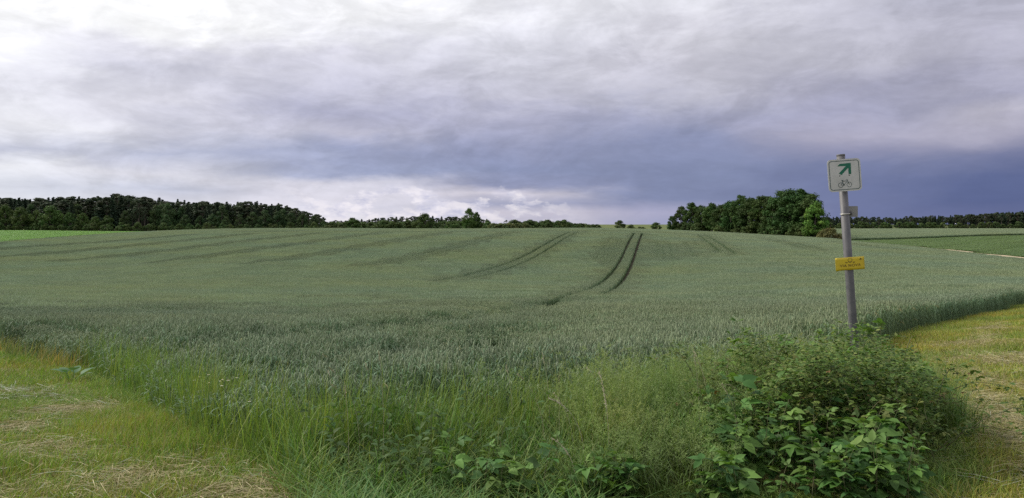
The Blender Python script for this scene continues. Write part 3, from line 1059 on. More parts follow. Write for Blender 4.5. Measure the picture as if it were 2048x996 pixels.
# --- the far forest on the right
FR = [(1600, 437), (1700, 435), (1790, 437), (1830, 433), (1900, 433), (1960, 430), (2000, 426), (2060, 424), (2150, 422)]
for row, Y0 in enumerate([700, 715, 730, 750]):
    for i, px in enumerate(np.arange(1560 + row * 3, 2160, 8.5)):
        p2 = px + rng.uniform(-3, 3)
        yt = prof(p2, FR) + rng.uniform(-3, 3.5)
        kind = 'pine' if rng.random() < 0.65 else 'spruce'
        place(p2, yt, Y0 + rng.uniform(-6, 6), kind, int(rng.integers(4)), 'distant dark conifer in the forest across the far wheat field', 'conifers of the distant right forest', 1.3 if kind == 'spruce' else 1.35, kind + '_tree')
for i, px in enumerate(np.arange(1660, 2120, 15)):
    place(px + rng.uniform(-4, 4), 446 + rng.uniform(-3, 3), 688, 'hazel' if i % 3 == 0 else 'shrub', 0, 'low bush along the foot of the distant forest', 'bushes along the distant forest', 1.0, 'forest_shrub', 'shrub')


# ------------------------------------------------------------------ grasses of the verge
def blade_patch(size, n, h0, h1_, wid, cols, seed, droop=0.5, lie=0.0, mat=M_GRASS, k=4):
    r = np.random.default_rng(seed)
    mb = MB()
    base = np.stack([r.uniform(-size / 2, size / 2, n), r.uniform(-size / 2, size / 2, n), np.zeros(n)], -1)
    d = unit(r.uniform(0, 6.283, n))
    L = r.uniform(h0, h1_, n)
    bend = r.uniform(0.15, 1.0, n) * droop
    tt = np.linspace(0, 1, k)
    ang = (0.12 + lie + bend[:, None] * tt[None] * 1.7)
    seg = L[:, None] / (k - 1)
    hx = np.cumsum(np.sin(ang) * seg, 1) - np.sin(ang[:, :1]) * seg
    hz = np.cumsum(np.cos(ang) * seg, 1) - np.cos(ang[:, :1]) * seg
    P = base[:, None] + d[:, None] * hx[:, :, None] + np.array([0, 0, 1.0]) * hz[:, :, None]
    ci = r.integers(0, len(cols), n)
    cc = np.array(cols)[ci] * r.uniform(0.75, 1.25, (n, 1))
    W = wid * r.uniform(0.6, 1.3, n)[:, None] * np.interp(tt, [0, 0.35, 1], [0.7, 1.0, 0.08])[None]
    tw = np.cross(d, [0, 0, 1.0]) + r.normal(0, 0.3, (n, 3))
    mb.ribbons(P, W, tw / np.linalg.norm(tw, axis=1, keepdims=True), cc)
    return mb.mesh('grass_patch', mat)


def panicle_patch(size, n, h0, h1_, seed, col=(0.200, 0.262, 0.088)):
    """airy flowering grass: thin culms with open panicles of tiny spikelets"""
    r = np.random.default_rng(seed)
    mb = MB()
    for i in range(n):
        b_ = np.array([r.uniform(-size / 2, size / 2), r.uniform(-size / 2, size / 2), 0])
        a = r.uniform(0, 6.283)
        d = np.array([math.cos(a), math.sin(a), 0])
        L = r.uniform(h0, h1_)
        ln = r.uniform(0.03, 0.22)
        tt = np.linspace(0, 1, 6)
        P = b_ + d * (ln * L * tt ** 2)[:, None] + np.array([0, 0, 1.0]) * (L * tt * (1 - 0.05 * tt))[:, None]
        c = np.array(col) * r.uniform(0.8, 1.2)
        mb.ribbons(P[None], [0.0016, 0.0014, 0.0012, 0.001, 0.0008, 0.0006], unit(np.array([r.uniform(0, 6.28)])), c * np.array([0.8, 0.95, 0.8]))
        m = 13
        f = r.uniform(0.66, 1.0, m)
        p0 = np.stack([np.interp(f, tt, P[:, j]) for j in range(3)], -1)
        ba = r.uniform(0, 6.283, m)
        bl = (0.085 * (1.05 - f) / 0.35 + 0.015)[:, None] * r.uniform(0.7, 1.2, (m, 1))
        bd = unit(ba) + np.array([0, 0, 0.55])
        p1 = p0 + bd * bl
        mb.ribbons(np.stack([p0, p1], 1), 0.0006, unit(ba + 1.57), c)
        q = 5
        g_ = r.uniform(0.25, 1.0, (m, q))
        ps = p0[:, None] + (p1 - p0)[:, None] * g_[:, :, None] + r.normal(0, 0.006, (m, q, 3))
        ps = ps.reshape(-1, 3)
        dd = r.normal(0, 1, ps.shape) + np.array([0, 0, 0.7])
        dd /= np.linalg.norm(dd, axis=1, keepdims=True)
        sd = np.cross(dd, r.normal(0, 1, ps.shape))
        sd /= np.linalg.norm(sd, axis=1, keepdims=True)
        mb.ribbons(np.stack([ps - dd * 0.0045, ps + dd * 0.0045], 1), 0.0016, sd, c * r.uniform(0.8, 1.3, (len(ps), 1)))
    # base leaves
    n2 = n * 5
    base = np.stack([r.uniform(-size / 2, size / 2, n2), r.uniform(-size / 2, size / 2, n2), np.zeros(n2)], -1)
    d = unit(r.uniform(0, 6.283, n2))
    L = r.uniform(0.2, 0.5, n2)[:, None]
    up = np.array([0, 0, 1.0])
    mb.ribbons(np.stack([base, base + up * L * 0.6 + d * L * 0.12, base + up * L * 0.85 + d * L * 0.4, base + up * L * 0.7 + d * L * 0.7], 1), [0.002, 0.003, 0.0022, 0.0004], np.cross(d, up), np.array([0.095, 0.14, 0.035]) * r.uniform(0.7, 1.3, (n2, 1)))
    return mb.mesh('flowering_grass_patch', M_GRASS)


def straw_patch(size, n, l0, l1, cols, seed, wid=0.0016, hgt=0.03):
    r = np.random.default_rng(seed)
    mb = MB()
    c0 = np.stack([r.uniform(-size / 2, size / 2, n), r.uniform(-size / 2, size / 2, n), r.uniform(0.004, hgt, n)], -1)
    a = r.normal(0.3, 0.8, n)
    d = unit(a)
    L = r.uniform(l0, l1, n)[:, None]
    sd = np.cross(d, [0, 0, 1.0])
    cv = r.normal(0, 0.16, (n, 1)) * L
    tl_ = r.normal(0, 0.10, (n, 1)) * L
    zz = np.array([0, 0, 1.0])
    P = np.stack([c0 - d * L / 2 - zz * np.abs(tl_), c0 + sd * cv * 0.4, c0 + d * L / 2 + sd * cv + zz * tl_], 1)
    P[..., 2] = np.maximum(P[..., 2], 0.003)
    tilt = sd + zz * r.normal(0, 0.6, (n, 1))
    mb.ribbons(P, wid, tilt / np.linalg.norm(tilt, axis=1, keepdims=True), np.array(cols)[r.integers(0, len(cols), n)] * r.uniform(0.7, 1.2, (n, 1)))
    return mb.mesh('hay_patch', M_STRAW)


YG = [(0.250, 0.310, 0.040), (0.195, 0.285, 0.038), (0.310, 0.295, 0.070), (0.140, 0.230, 0.034)]
YGR = YG + [(0.38, 0.33, 0.09), (0.27, 0.31, 0.05)]
MG = [(0.185, 0.280, 0.050), (0.145, 0.240, 0.048), (0.115, 0.200, 0.045), (0.230, 0.290, 0.072)]
TG = [(0.090, 0.180, 0.046), (0.115, 0.210, 0.048), (0.145, 0.240, 0.055), (0.200, 0.255, 0.075)]
DRY = [(0.34, 0.29, 0.15), (0.42, 0.37, 0.21), (0.27, 0.23, 0.11), (0.22, 0.21, 0.08)]
GREY = [(0.34, 0.37, 0.28), (0.25, 0.29, 0.20), (0.17, 0.23, 0.12), (0.42, 0.43, 0.35)]


def grid_pts(poly, step, jitter=0.5, keepf=None, ymax=1e9, dmin=0, dmax=1e9):
    P = np.array(poly)
    X, Y = [a.ravel() for a in np.meshgrid(np.arange(P[:, 0].min(), P[:, 0].max(), step), np.arange(P[:, 1].min(), P[:, 1].max(), step))]
    X = X + rng.uniform(-1, 1, len(X)) * step * jitter
    Y = Y + rng.uniform(-1, 1, len(Y)) * step * jitter
    d = np.hypot(X, Y)
    m = inside(X, Y, poly) & (np.abs(X) < 0.80 * Y + 2.0) & (Y < ymax) & (d > dmin) & (d < dmax)
    if keepf is not None:
        m &= keepf(X, Y)
    return X[m], Y[m]


def strew(name, src, X, Y, label, cat, smin=0.8, smax=1.2, zf=None, sink=0.0):
    n = len(X)
    pts, rot = lay(X, Y, rng.uniform(0, 6.283, n), sink)
    s_ = rng.uniform(smin, smax, n)
    z = s_ if zf is None else s_ * zf(X, Y)
    print(name, n)
    return scatter(name, src, pts, rot, np.stack([s_, s_, z], -1), rng.integers(0, len(src), n), label, cat)


# mown grass on both sides
HAYSPOT = [(9.2,15.2,1.3),(7.2,12.4,1.0),(4.45,6.9,0.7),(6.3,9.6,0.9),(-4.9,8.4,0.8),(-2.5,5.15,0.5),(-1.75,4.95,0.55),(-1.2,4.9,0.45),(-3.9,6.1,0.5),(5.0,7.6,0.6),(5.6,9.0,0.7),(8.2,12.6,1.2),(12,19,1.4),(-4.6,7.2,0.5),(-3.3,4.9,0.4),(6.2,11.3,0.5),(-6.2,9.6,0.9),(-8.5,12.2,1.0),(4.2,5.6,0.5)]


HAYTRACK = [(3.9,5.2),(4.5,6.9),(5.7,9.0),(7.2,12.3),(9.3,15.4),(13,20.5),(20,30)]


def hayness(X, Y):
    v = np.zeros(len(X))
    for hx, hy, hr in HAYSPOT:
        v = np.maximum(v, 1.25 - np.hypot((X - hx), (Y - hy)) / hr)
    v = np.maximum(v, 1.2 - polydist(X, Y, HAYTRACK) / 0.36)
    return v + (vnoise(X, Y, 0.45, 8) - 0.5) * 0.9


def zmown(X, Y):
    return (0.55 + 0.8 * vnoise(X, Y, 0.8, 4)) * np.clip(1.25 - 0.5 * hayness(X, Y), 0.5, 1.25)


for nm, poly, lab in (('mown_grass', MOWN_L, 'short mown yellow-green grass beside the corner of the wheat'), ('mown_grass', MOWN_R, 'short mown yellow-green grass strip running along the wheat')):
    a = grid_pts(poly, 0.17, dmax=12)
    b_ = grid_pts(poly, 0.5, dmin=12, dmax=60)
    YG = YGR if poly is MOWN_R else [(c_[0] * 0.84, c_[1], c_[2]) for c_ in YG[:4]]
    srcs = [blade_patch(0.34, 150, 0.05, 0.15, 0.0024, YG + DRY[2:3], 300 + k, 0.7) for k in range(4)] + [blade_patch(0.9, 520, 0.06, 0.15, 0.0045, YG + DRY[2:3], 310 + k, 0.7, k=3) for k in range(3)]
    X, Y = np.r_[a[0], b_[0]], np.r_[a[1], b_[1]]
    pts, rot = lay(X, Y, rng.uniform(0, 6.283, len(X)))
    sc = np.stack([np.ones(len(X))] * 2 + [zmown(X, Y)], -1)
    idx = np.r_[rng.integers(0, 4, len(a[0])), 4 + rng.integers(0, 3, len(b_[0]))]
    m = polydist(X, Y, SOILSTRIP) > 0.70 * rng.random(len(X))
    print('mown', len(X))
    scatter(nm, srcs, pts[m], rot[m], sc[m], idx[m], lab, 'grass')

# cut hay lying on the mown grass
for poly, lab in ((MOWN_L, 'dry cut hay strewn over the mown grass by the wheat corner'), (MOWN_R, 'dry cut hay lying in patches on the grass strip')):
    X, Y = grid_pts(poly, 0.16, dmax=26, keepf=lambda x, y: hayness(x, y) > 0.74)
    strew('cut_hay', [straw_patch(0.45, 46, 0.06, 0.26, DRY, 330 + k) for k in range(4)], X, Y, lab, 'hay', 0.8, 1.3, sink=-0.03)
X, Y = grid_pts([(-7.4, 9.0), (-6.0, 8.8), (-5.6, 9.5), (-6.0, 10.4), (-7.6, 10.4)], 0.24, keepf=lambda x, y: vnoise(x, y, 0.4, 51) > 0.3)
strew('grey_cuttings', [straw_patch(0.5, 60, 0.08, 0.26, GREY, 340 + k, 0.0035, 0.06) for k in range(3)], X, Y, 'pale grey-white withered cuttings in a swath on the mown grass', 'hay', 0.9, 1.2, sink=-0.02)
X, Y = grid_pts(MOWN_L, 0.35, dmax=14)
X2, Y2 = grid_pts(MOWN_R, 0.35, dmax=16)
strew('loose_straw', [straw_patch(0.5, 22, 0.08, 0.28, DRY + GREY[:1], 350 + k, 0.0014) for k in range(4)], np.r_[X, X2], np.r_[Y, Y2], 'single dry straws scattered across the mown grass', 'straw', sink=-0.04)

# medium bright grass along the left of the verge
X, Y = grid_pts(VERGE, 0.13, keepf=lambda x, y: (x < -1.35 + 0.25 * np.sin(3 * y)) | (x > 2.2 + 0.42 * (y - 4.5)) | ((x > 0.8) & (y < 4.95)))
strew('bright_grass', [blade_patch(0.26, 60, 0.16, 0.42, 0.0030, MG, 360 + k, 0.5) for k in range(4)], X, Y, 'bright green knee-high grass between the mown strip and the wheat', 'grass', 0.8, 1.15,
      zf=lambda x, y: np.where(x > 0.5, np.where(y < 5.0, 0.24, 0.36), np.clip(0.40 + polydist(x, y, MOWN_EDGE) * 1.5, 0.35, 1.35)) * (0.75 + 0.5 * vnoise(x, y, 0.5, 6)))
# tall lush grass in the middle and under everything else
X, Y = grid_pts(VERGE, 0.15, keepf=lambda x, y: (x > -1.6) & (x < 4.6) & ((x < 0.55 + 0.35 * (y - 4.6)) | (y > 6.7) | ((x < 1.75) & (y > 5.2) & (rng.random(len(x)) < 0.55))))
strew('lush_grass', [blade_patch(0.30, 42, 0.28, 0.70, 0.0042, TG, 370 + k, 0.75, k=5) for k in range(5)], X, Y, 'tall lush dark green grass in the middle of the verge', 'grass', 0.75, 1.15,
      zf=lambda x, y: (0.5 + 0.6 * vnoise(x, y, 0.55, 7)) * np.clip(0.50 + (y - 4.7) * 0.55, 0.42, 1.0))
X, Y = grid_pts(WHEAT, 0.16, ymax=14, keepf=lambda x, y: (polydist(x, y, WHEAT_FRONT) < 0.25 + 0.9 * rng.random(len(x)) ** 1.5) & (x < 4.6) & (x > -8))
X2, Y2 = grid_pts(VERGE, 0.17, keepf=lambda x, y: (x > -3.2) & (x < 1.6) & (polydist(x, y, WHEAT_FRONT) < 0.75) & (y > 5.3))
strew('edge_grass', [blade_patch(0.26, 22, 0.30, 0.72, 0.0034, MG, 380 + k, 0.45) for k in range(3)], np.r_[X, X2], np.r_[Y, Y2], 'yellow-green grass growing in among the front of the wheat', 'grass')
# airy flowering grass
X, Y = grid_pts(VERGE, 0.185, keepf=lambda x, y: (x > 0.15 + 0.3 * vnoise(x, y, 0.4, 9)) & (x < 2.4) & ((y > 5.7) | (x < 1.35)) & (y > 4.7) & (rng.random(len(x)) < np.where(x > 0.55, 0.95, 0.35)) & (vnoise(x, y, 0.45, 31) > 0.36))
X2, Y2 = grid_pts(VERGE, 0.22, keepf=lambda x, y: (x > -1.2) & (x < 4.2) & (y > 6.4))
strew('flowering_grass', [panicle_patch(0.28, 9, 0.55, 0.86, 390 + k) for k in range(5)], np.r_[X, X2], np.r_[Y, Y2], 'airy feathery grass in flower left of the bramble bush', 'grass', 0.8, 1.1,
      zf=lambda x, y: np.clip(0.62 + (y - 4.7) * 0.22, 0.6, 1.0) * (0.85 + 0.25 * vnoise(x, y, 0.6, 10)))
# yellowed stalks by the bare soil
X, Y = grid_pts([(-17, 22.4), (-9.2, 14.6), (-7.6, 13.0), (-7.0, 13.6), (-9.4, 16.4), (-16, 23.6)], 0.36)
strew('yellow_stalks', [blade_patch(0.3, 26, 0.18, 0.5, 0.005, [(0.34, 0.27, 0.10), (0.24, 0.25, 0.08), (0.15, 0.20, 0.06), (0.12, 0.18, 0.06)], 400 + k, 0.5) for k in range(3)], X, Y, 'yellowed wheat stalks along the bare brown soil', 'wheat')


# ------------------------------------------------------------------ leafy plants built leaf by leaf
def leaflet(mb, o, d, n, L, W, col, fold=0.25, droop=0.25, seg=6, teeth=0.10):
    """one toothed, folded leaflet from o along d with normal n"""
    d = np.array(d, float)
    d /= np.linalg.norm(d)
    n = np.array(n, float)
    s_ = np.cross(d, n)
    s_ /= np.linalg.norm(s_)
    n = np.cross(s_, d)
    t_ = np.linspace(0, 1, seg + 1)
    wv = np.sin(np.pi * np.clip(t_, 0, 1) ** 0.72) ** 0.85 * W / 2
    wv[0] = 0.0015
    wv[-1] = 0.0006
    wv[1:-1] *= 1 + teeth * np.where(np.arange(1, seg) % 2 == 0, 1, -1)
    mid = o + d * (L * t_)[:, None] - n * (droop * L * t_ ** 2)[:, None]
    lf = mid + s_ * wv[:, None] + n * (fold * wv)[:, None]
    rt = mid - s_ * wv[:, None] + n * (fold * wv)[:, None]
    k = seg + 1
    q = []
    for i in range(seg):
        q.append((i, k + i, k + i + 1, i + 1))
        q.append((2 * k + i, i, i + 1, 2 * k + i + 1))
    cm = np.array(col) * 0.86
    cc = np.concatenate([np.tile(cm, (k, 1)), np.tile(col, (k, 1)), np.tile(col, (k, 1))])
    mb.add(np.concatenate([mid, lf, rt]), q, col=cc)


def trifoliate(seed, col, size=0.075, five=False, wide=0.62):
    """a compound leaf: stalk and three (five) leaflets, base at the origin, pointing +X"""
    r = np.random.default_rng(seed)
    mb = MB()
    pl = size * r.uniform(0.6, 0.9)
    mb.ribbons([[(0, 0, 0), (pl * 0.55, 0, pl * 0.14), (pl, 0, pl * 0.12)]], 0.0012, [(0, 1, 0)], np.array(col) * 0.8)
    o = np.array([pl, 0, pl * 0.12])
    for a, k in ((0, 1.0), (1.15, 0.82), (-1.15, 0.82)) + (((2.0, 0.6), (-2.0, 0.6)) if five else ()):
        a += r.normal(0, 0.12)
        off = o - (np.array([pl * 0.10, 0, 0]) if a else 0)
        leaflet(mb, off, (math.cos(a), math.sin(a), r.uniform(-0.18, 0.1)), (0, 0.2 * r.normal(), 1), size * k * r.uniform(0.9, 1.1), size * wide * k, np.array(col) * r.uniform(0.9, 1.1), r.uniform(0.15, 0.4), r.uniform(0.1, 0.45))
    return mb.mesh('leaf', M_LEAF)


def single_leaf(seed, col, L=0.08, W=0.04):
    r = np.random.default_rng(seed)
    mb = MB()
    mb.ribbons([[(0, 0, 0), (L * 0.2, 0, 0.004)]], 0.001, [(0, 1, 0)], np.array(col) * 0.8)
    leaflet(mb, np.array([L * 0.2, 0, 0.004]), (1, 0, 0), (0, 0, 1), L, W, col, 0.3, 0.4, 7, 0.14)
    return mb.mesh('leaf', M_LEAF)


RAS = [(0.095, 0.190, 0.040), (0.072, 0.156, 0.037), (0.125, 0.220, 0.048), (0.058, 0.130, 0.035)]
RASY = [(0.135, 0.230, 0.055), (0.115, 0.210, 0.050)]
LEAF_RAS = [trifoliate(500 + k, RAS[k % 4], 0.086 + 0.010 * (k % 3), k % 3 == 0) for k in range(8)]
LEAF_RASY = [trifoliate(520 + k, RASY[k % 2], 0.062) for k in range(4)]
BRA = [(0.105, 0.170, 0.040), (0.130, 0.190, 0.045), (0.085, 0.145, 0.036), (0.165, 0.195, 0.055)]
LEAF_BRA = [trifoliate(540 + k, BRA[k % 4], 0.036 + 0.004 * (k % 3), False, 0.66) for k in range(8)]
LEAF_BRR = [trifoliate(560 + k, [(0.175, 0.110, 0.045), (0.155, 0.130, 0.045)][k % 2], 0.030) for k in range(3)]
NET = [(0.055, 0.110, 0.030), (0.070, 0.130, 0.032)]
LEAF_NET = [single_leaf(580 + k, NET[k % 2], 0.075 + 0.01 * (k % 2), 0.036) for k in range(4)]


def put_leaf(me, parent, p, az_, pitch, roll, s_):
    o = obj('leaf', me, parent)
    o.location = p
    o.rotation_euler = Euler((roll, -pitch, az_), 'XYZ')
    o.scale = (s_, s_, s_)
    return o


def cane(name, x, y, hgt, lean, nleaf, leaves, tips, label, cat, group, spread=1.0, opposite=False, rad=0.0035):
    e = obj(name, None)
    e.location = (x, y, h1(x, y))
    a = rng.uniform(0, 6.283) if lean is None else lean[0]
    ln = rng.uniform(0.05, 0.3) if lean is None else lean[1]
    tt = np.linspace(0, 1, 8)
    d = np.array([math.cos(a), math.sin(a), 0])
    P = d * (ln * hgt * tt ** 1.8)[:, None] + np.array([0, 0, 1.0]) * (hgt * (tt - 0.12 * ln * tt ** 3))[:, None]
    mb = MB()
    mb.tubes(P[None], np.linspace(rad, rad * 0.35, 8), 5, (0.1, 0.1, 0.05))
    obj('stem', mb.mesh('stem', M_STEM, True), e)
    az_ = rng.uniform(0, 6.283)
    for i in range(nleaf):
        f = 0.18 + 0.82 * (i + rng.uniform(0, 0.5)) / nleaf
        f = min(f, 1.0)
        p = [np.interp(f, tt, P[:, j]) for j in range(3)]
        topn = f > 0.86
        me = (tips if topn and tips else leaves)[int(rng.integers(len(tips if topn and tips else leaves)))]
        for q in range(2 if opposite else 1):
            az_ += math.pi if q else (1.57 if opposite else 2.4 + rng.uniform(-0.4, 0.4))
            put_leaf(me, e, p, az_, rng.uniform(0.5, 1.1) if topn else rng.uniform(-0.1, 0.6), rng.normal(0, 0.25), spread * rng.uniform(0.75, 1.15) * (0.7 if topn and opposite else 1))
    return tag(e, label, cat, group)


# raspberry canes in front of the brambles
n = 0
for i in range(600):
    x, y = rng.uniform(1.0, 3.5), rng.uniform(4.5, 6.6)
    lim = 0.95 + 0.36 * (y - 4.55)
    if x < lim + 0.1 or x > 2.45 + 0.42 * (y - 4.5) or (y > 5.7 and rng.random() < 0.5):
        continue
    n += 1
    if n > 92:
        break
    hh = (0.36 + 0.25 * (y - 4.6)) * rng.uniform(0.6, 1.3) * (1.0 if x > 1.6 else 0.85)
    cane('raspberry_cane', x, y, hh, None, int(rng.integers(9, 14)), LEAF_RAS, LEAF_RASY, 'raspberry cane with large fresh green toothed leaves in front of the brambles', 'shrub', 'raspberry canes below the signpost', rng.uniform(0.62, 1.2))
# a second low stand at the front middle of the verge
for i in range(26):
    x, y = rng.uniform(-0.4, 0.75), rng.uniform(4.5, 5.1)
    cane('raspberry_seedling', x, y, rng.uniform(0.2, 0.40), None, int(rng.integers(7, 11)), LEAF_RAS, LEAF_RASY, 'low raspberry shoot with green leaves amid the flowering grass', 'shrub', 'raspberry shoots in the grass', 0.85)
# one tall pale shoot against the pole
cane('raspberry_cane', 3.02, 6.35, 1.06, (0.3, 0.05), 12, LEAF_RASY, LEAF_RASY, 'tallest pale green raspberry shoot right in front of the sign pole', 'shrub', None, 1.3)
cane('raspberry_cane', 3.32, 6.2, 0.62, (0.2, 0.2), 10, LEAF_RAS, LEAF_RASY, 'single raspberry cane leaning out over the mown grass', 'shrub', None, 1.2)


# brambles: arching canes with many small leaves, the leaves in front one by one, the thicket behind as a mass
def bramble(x, y, hgt, reach, a, nl, label, group, red=0.05):
    e = obj('bramble_cane', None)
    e.location = (x, y, h1(x, y))
    tt = np.linspace(0, 1, 14)
    d = np.array([math.cos(a), math.sin(a), 0])
    P = d * (reach * tt ** 1.3)[:, None] + np.array([0, 0, 1.0]) * (hgt * np.sin(np.pi * (0.08 + 0.62 * tt)) - hgt * math.sin(math.pi * 0.08))[:, None]
    P += np.cumsum(rng.normal(0, 0.008, P.shape), 0)
    mb = MB()
    mb.tubes(P[None], np.linspace(0.0045, 0.0016, 14), 5, (0.1, 0.08, 0.04))
    obj('stem', mb.mesh('stem', M_STEM, True), e)
    for i in range(nl):
        f = rng.uniform(0.22, 1.0)
        p = np.array([np.interp(f, tt, P[:, j]) for j in range(3)]) + rng.normal(0, 0.05, 3) * np.array([1, 1, 0.7])
        src = LEAF_BRR if (f > 0.8 and rng.random() < red * 4) else LEAF_BRA
        put_leaf(src[int(rng.integers(len(src)))], e, p, rng.uniform(0, 6.283), rng.uniform(-0.3, 0.6), rng.normal(0, 0.35), rng.uniform(0.75, 1.3))
    return tag(e, label, 'shrub', group)


BG = 'bramble canes round the sign pole'
for i in range(44):
    x, y = rng.uniform(1.55, 3.8), rng.uniform(5.3, 6.85)
    if x > 3.0 + 0.5 * (y - 5.3):
        continue
    hh = rng.uniform(0.68, 1.22) * (1.0 if x > 2.1 else 0.85) * (0.75 + 0.25 * min(1, (y - 5.3) / 0.8))
    bramble(x, y, hh, rng.uniform(0.3, 0.7), rng.uniform(0, 6.283), 30, 'arching bramble cane with small olive green leaves around the sign pole', BG)
for (x, y, hh, rc, a) in [(3.3, 6.3, 0.72, 0.95, 0.15), (3.4, 6.0, 0.5, 0.85, -0.1), (3.2, 5.8, 0.42, 0.8, -0.3)]:
    bramble(x, y, hh, rc, a, 34, 'long bramble cane arching out over the mown grass', 'bramble canes hanging over the grass strip', 0.02)
for (x, y, hh, rc, a) in [(2.0, 6.1, 0.95, 0.45, 2.7), (2.3, 6.0, 0.98, 0.4, 2.3), (3.3, 6.5, 1.15, 0.4, 0.5), (2.7, 6.2, 1.15, 0.5, 2.0), (3.0, 6.6, 1.2, 0.6, 0.9), (2.5, 5.9, 0.9, 0.6, 3.3), (1.9, 5.8, 0.8, 0.5, 2.4)]:
    bramble(x, y, hh, rc, a, 9, 'thin nearly leafless bramble cane poking out of the bush', 'bare bramble shoots', 0.3)

# the thicket's inner foliage
r_ = np.random.default_rng(77)
mb = MB()
n = 7500
th = r_.random(n)
cx = r_.uniform(1.7, 3.75, n)
cy = r_.uniform(5.55, 6.95, n)
ok = (cx < 3.0 + 0.5 * (cy - 5.3)) & (cx > 1.7 + 0.1 * np.sin(cy * 5))
cx, cy = cx[ok], cy[ok]
n = len(cx)
topz = (0.54 + 0.34 * vnoise(cx, cy, 0.30, 12) + 0.30 * vnoise(cx, cy, 0.62, 13)) * np.clip((cx - 1.55) / 0.5, 0.5, 1) * np.clip((3.3 + 0.5 * (cy - 5.3) - cx) / 0.4, 0.4, 1)
cz = H(cx, cy) + topz * np.sqrt(r_.random(n))
p = np.stack([cx, cy, cz], -1)
for k in range(3):
    a = r_.uniform(0, 6.283, n)
    d = unit(a) + np.array([0, 0, 1.0]) * r_.normal(0, 0.3, (n, 1))
    sd = np.cross(d, [0, 0, 1.0]) + r_.normal(0, 0.25, (n, 3))
    sd /= np.linalg.norm(sd, axis=1, keepdims=True)
    L = r_.uniform(0.025, 0.042, n)[:, None]
    q = p + d * 0.008
    mb.ribbons(np.stack([q, q + d * L * 0.45, q + d * L], 1), [0.003, 0.0125, 0.001], sd, np.array(BRA)[r_.integers(0, 4, n)] * r_.uniform(0.7, 1.25, (n, 1)))
tag(obj('bramble_foliage', mb.mesh('bramble_foliage', M_LEAF)), 'dense mass of small leaves inside the bramble thicket', 'foliage', kind='stuff')

# nettles
for i, (x, y, hh) in enumerate([(-1.05,5.6,.62),(-.85,5.35,.55),(-.7,5.7,.70),(-.55,5.2,.5),(-.95,6.0,.66),(-.35,5.9,.78),(-.2,6.2,.72),(.1,5.6,.5),(.45,6.4,.6),(-1.35,5.8,.45),(-.6,5.0,.42),(-.8,5.05,.38),(.85,6.6,.65),(-0.45,5.45,.6),(-1.3,5.4,.5),(-1.15,5.15,.42),(-1.0,5.3,.48),(-.9,4.95,.36),(-.7,4.85,.34),(-.5,4.75,.32),(-.3,5.3,.45),(-.1,5.35,.42),(-1.2,5.75,.6),(-1.45,5.6,.5),(.2,5.9,.55),(-.65,5.5,.52)]):
    cane('nettle', x, y, hh, None, 8, LEAF_NET, None, 'upright nettle with paired toothed leaves in the lush grass', 'nettle', 'nettles in the verge', 1.0, True, 0.0028)


# pale seed heads above the verge
def seed_head(x, y, hgt, a, ln, label, hl=0.13, dense=70, col=(0.50, 0.46, 0.34)):
    e = obj('seeding_grass_stalk', None)
    e.location = (x, y, h1(x, y))
    tt = np.linspace(0, 1, 12)
    d = np.array([math.cos(a), math.sin(a), 0])
    ang = ln * tt ** 2.2
    seg = hgt / 11
    P = np.cumsum(np.stack([np.sin(ang) * d[0], np.sin(ang) * d[1], np.cos(ang)], -1) * seg, 0)
    mb = MB()
    mb.tubes(P[None], np.linspace(0.0018, 0.0009, 12), 4, np.array(col) * 0.8)
    obj('stalk', mb.mesh('stalk', M_STRAW), e)
    mb = MB()
    f0 = 1 - hl / hgt
    f = rng.uniform(f0, 1.0, dense)
    p0 = np.stack([np.interp(f, tt, P[:, j]) for j in range(3)], -1)
    tan = P[-1] - P[-3]
    tan = tan / np.linalg.norm(tan)
    dd = tan + rng.normal(0, 0.33, (dense, 3))
    dd /= np.linalg.norm(dd, axis=1, keepdims=True)
    sd = np.cross(dd, rng.normal(0, 1, (dense, 3)))
    sd /= np.linalg.norm(sd, axis=1, keepdims=True)
    L = rng.uniform(0.010, 0.022, (dense, 1))
    mb.ribbons(np.stack([p0, p0 + dd * L * 0.5, p0 + dd * L], 1), [0.0008, 0.0024, 0.0004], sd, np.array(col) * rng.uniform(0.75, 1.2, (dense, 1)))
    obj('seed_head', mb.mesh('seed_head', M_STRAW), e)
    return tag(e, label, 'grass')


seed_head(0.66, 5.15, 0.72, 2.6, 0.30, 'straight tall grass stalk with long cream seed head', 0.26, 110)
seed_head(0.50, 5.20, 0.62, 2.9, 1.25, 'cream grass stalk nodding over beside the straight one', 0.15, 80)
seed_head(0.40, 4.72, 0.42, 2.9, 1.15, 'shortest pale grass stalk bending low among raspberry shoots', 0.15, 80)
seed_head(0.80, 5.9, 0.72, 2.9, 0.9, 'hooked thin grass stalk behind the cream seed heads', 0.05, 20)
seed_head(-1.15, 6.3, 0.66, 2.4, 0.45, 'thin pale grass stalk in front of the wheat by the nettles', 0.06, 24)
seed_head(-1.5, 6.4, 0.6, 2.2, 0.6, 'slanting pale grass stalk above the bright grass', 0.05, 20)

for i in range(16):
    x, y = rng.uniform(-1.5, 1.9), rng.uniform(5.0, 6.6)
    o = seed_head(x, y, rng.uniform(0.55, 0.85), rng.uniform(1.5, 5.0), rng.uniform(0.2, 0.9), 'thin pale culm with small seed head above the verge grass', rng.uniform(0.05, 0.10), 26, (0.36, 0.34, 0.22))
    o['group'] = 'thin pale culms in the verge'

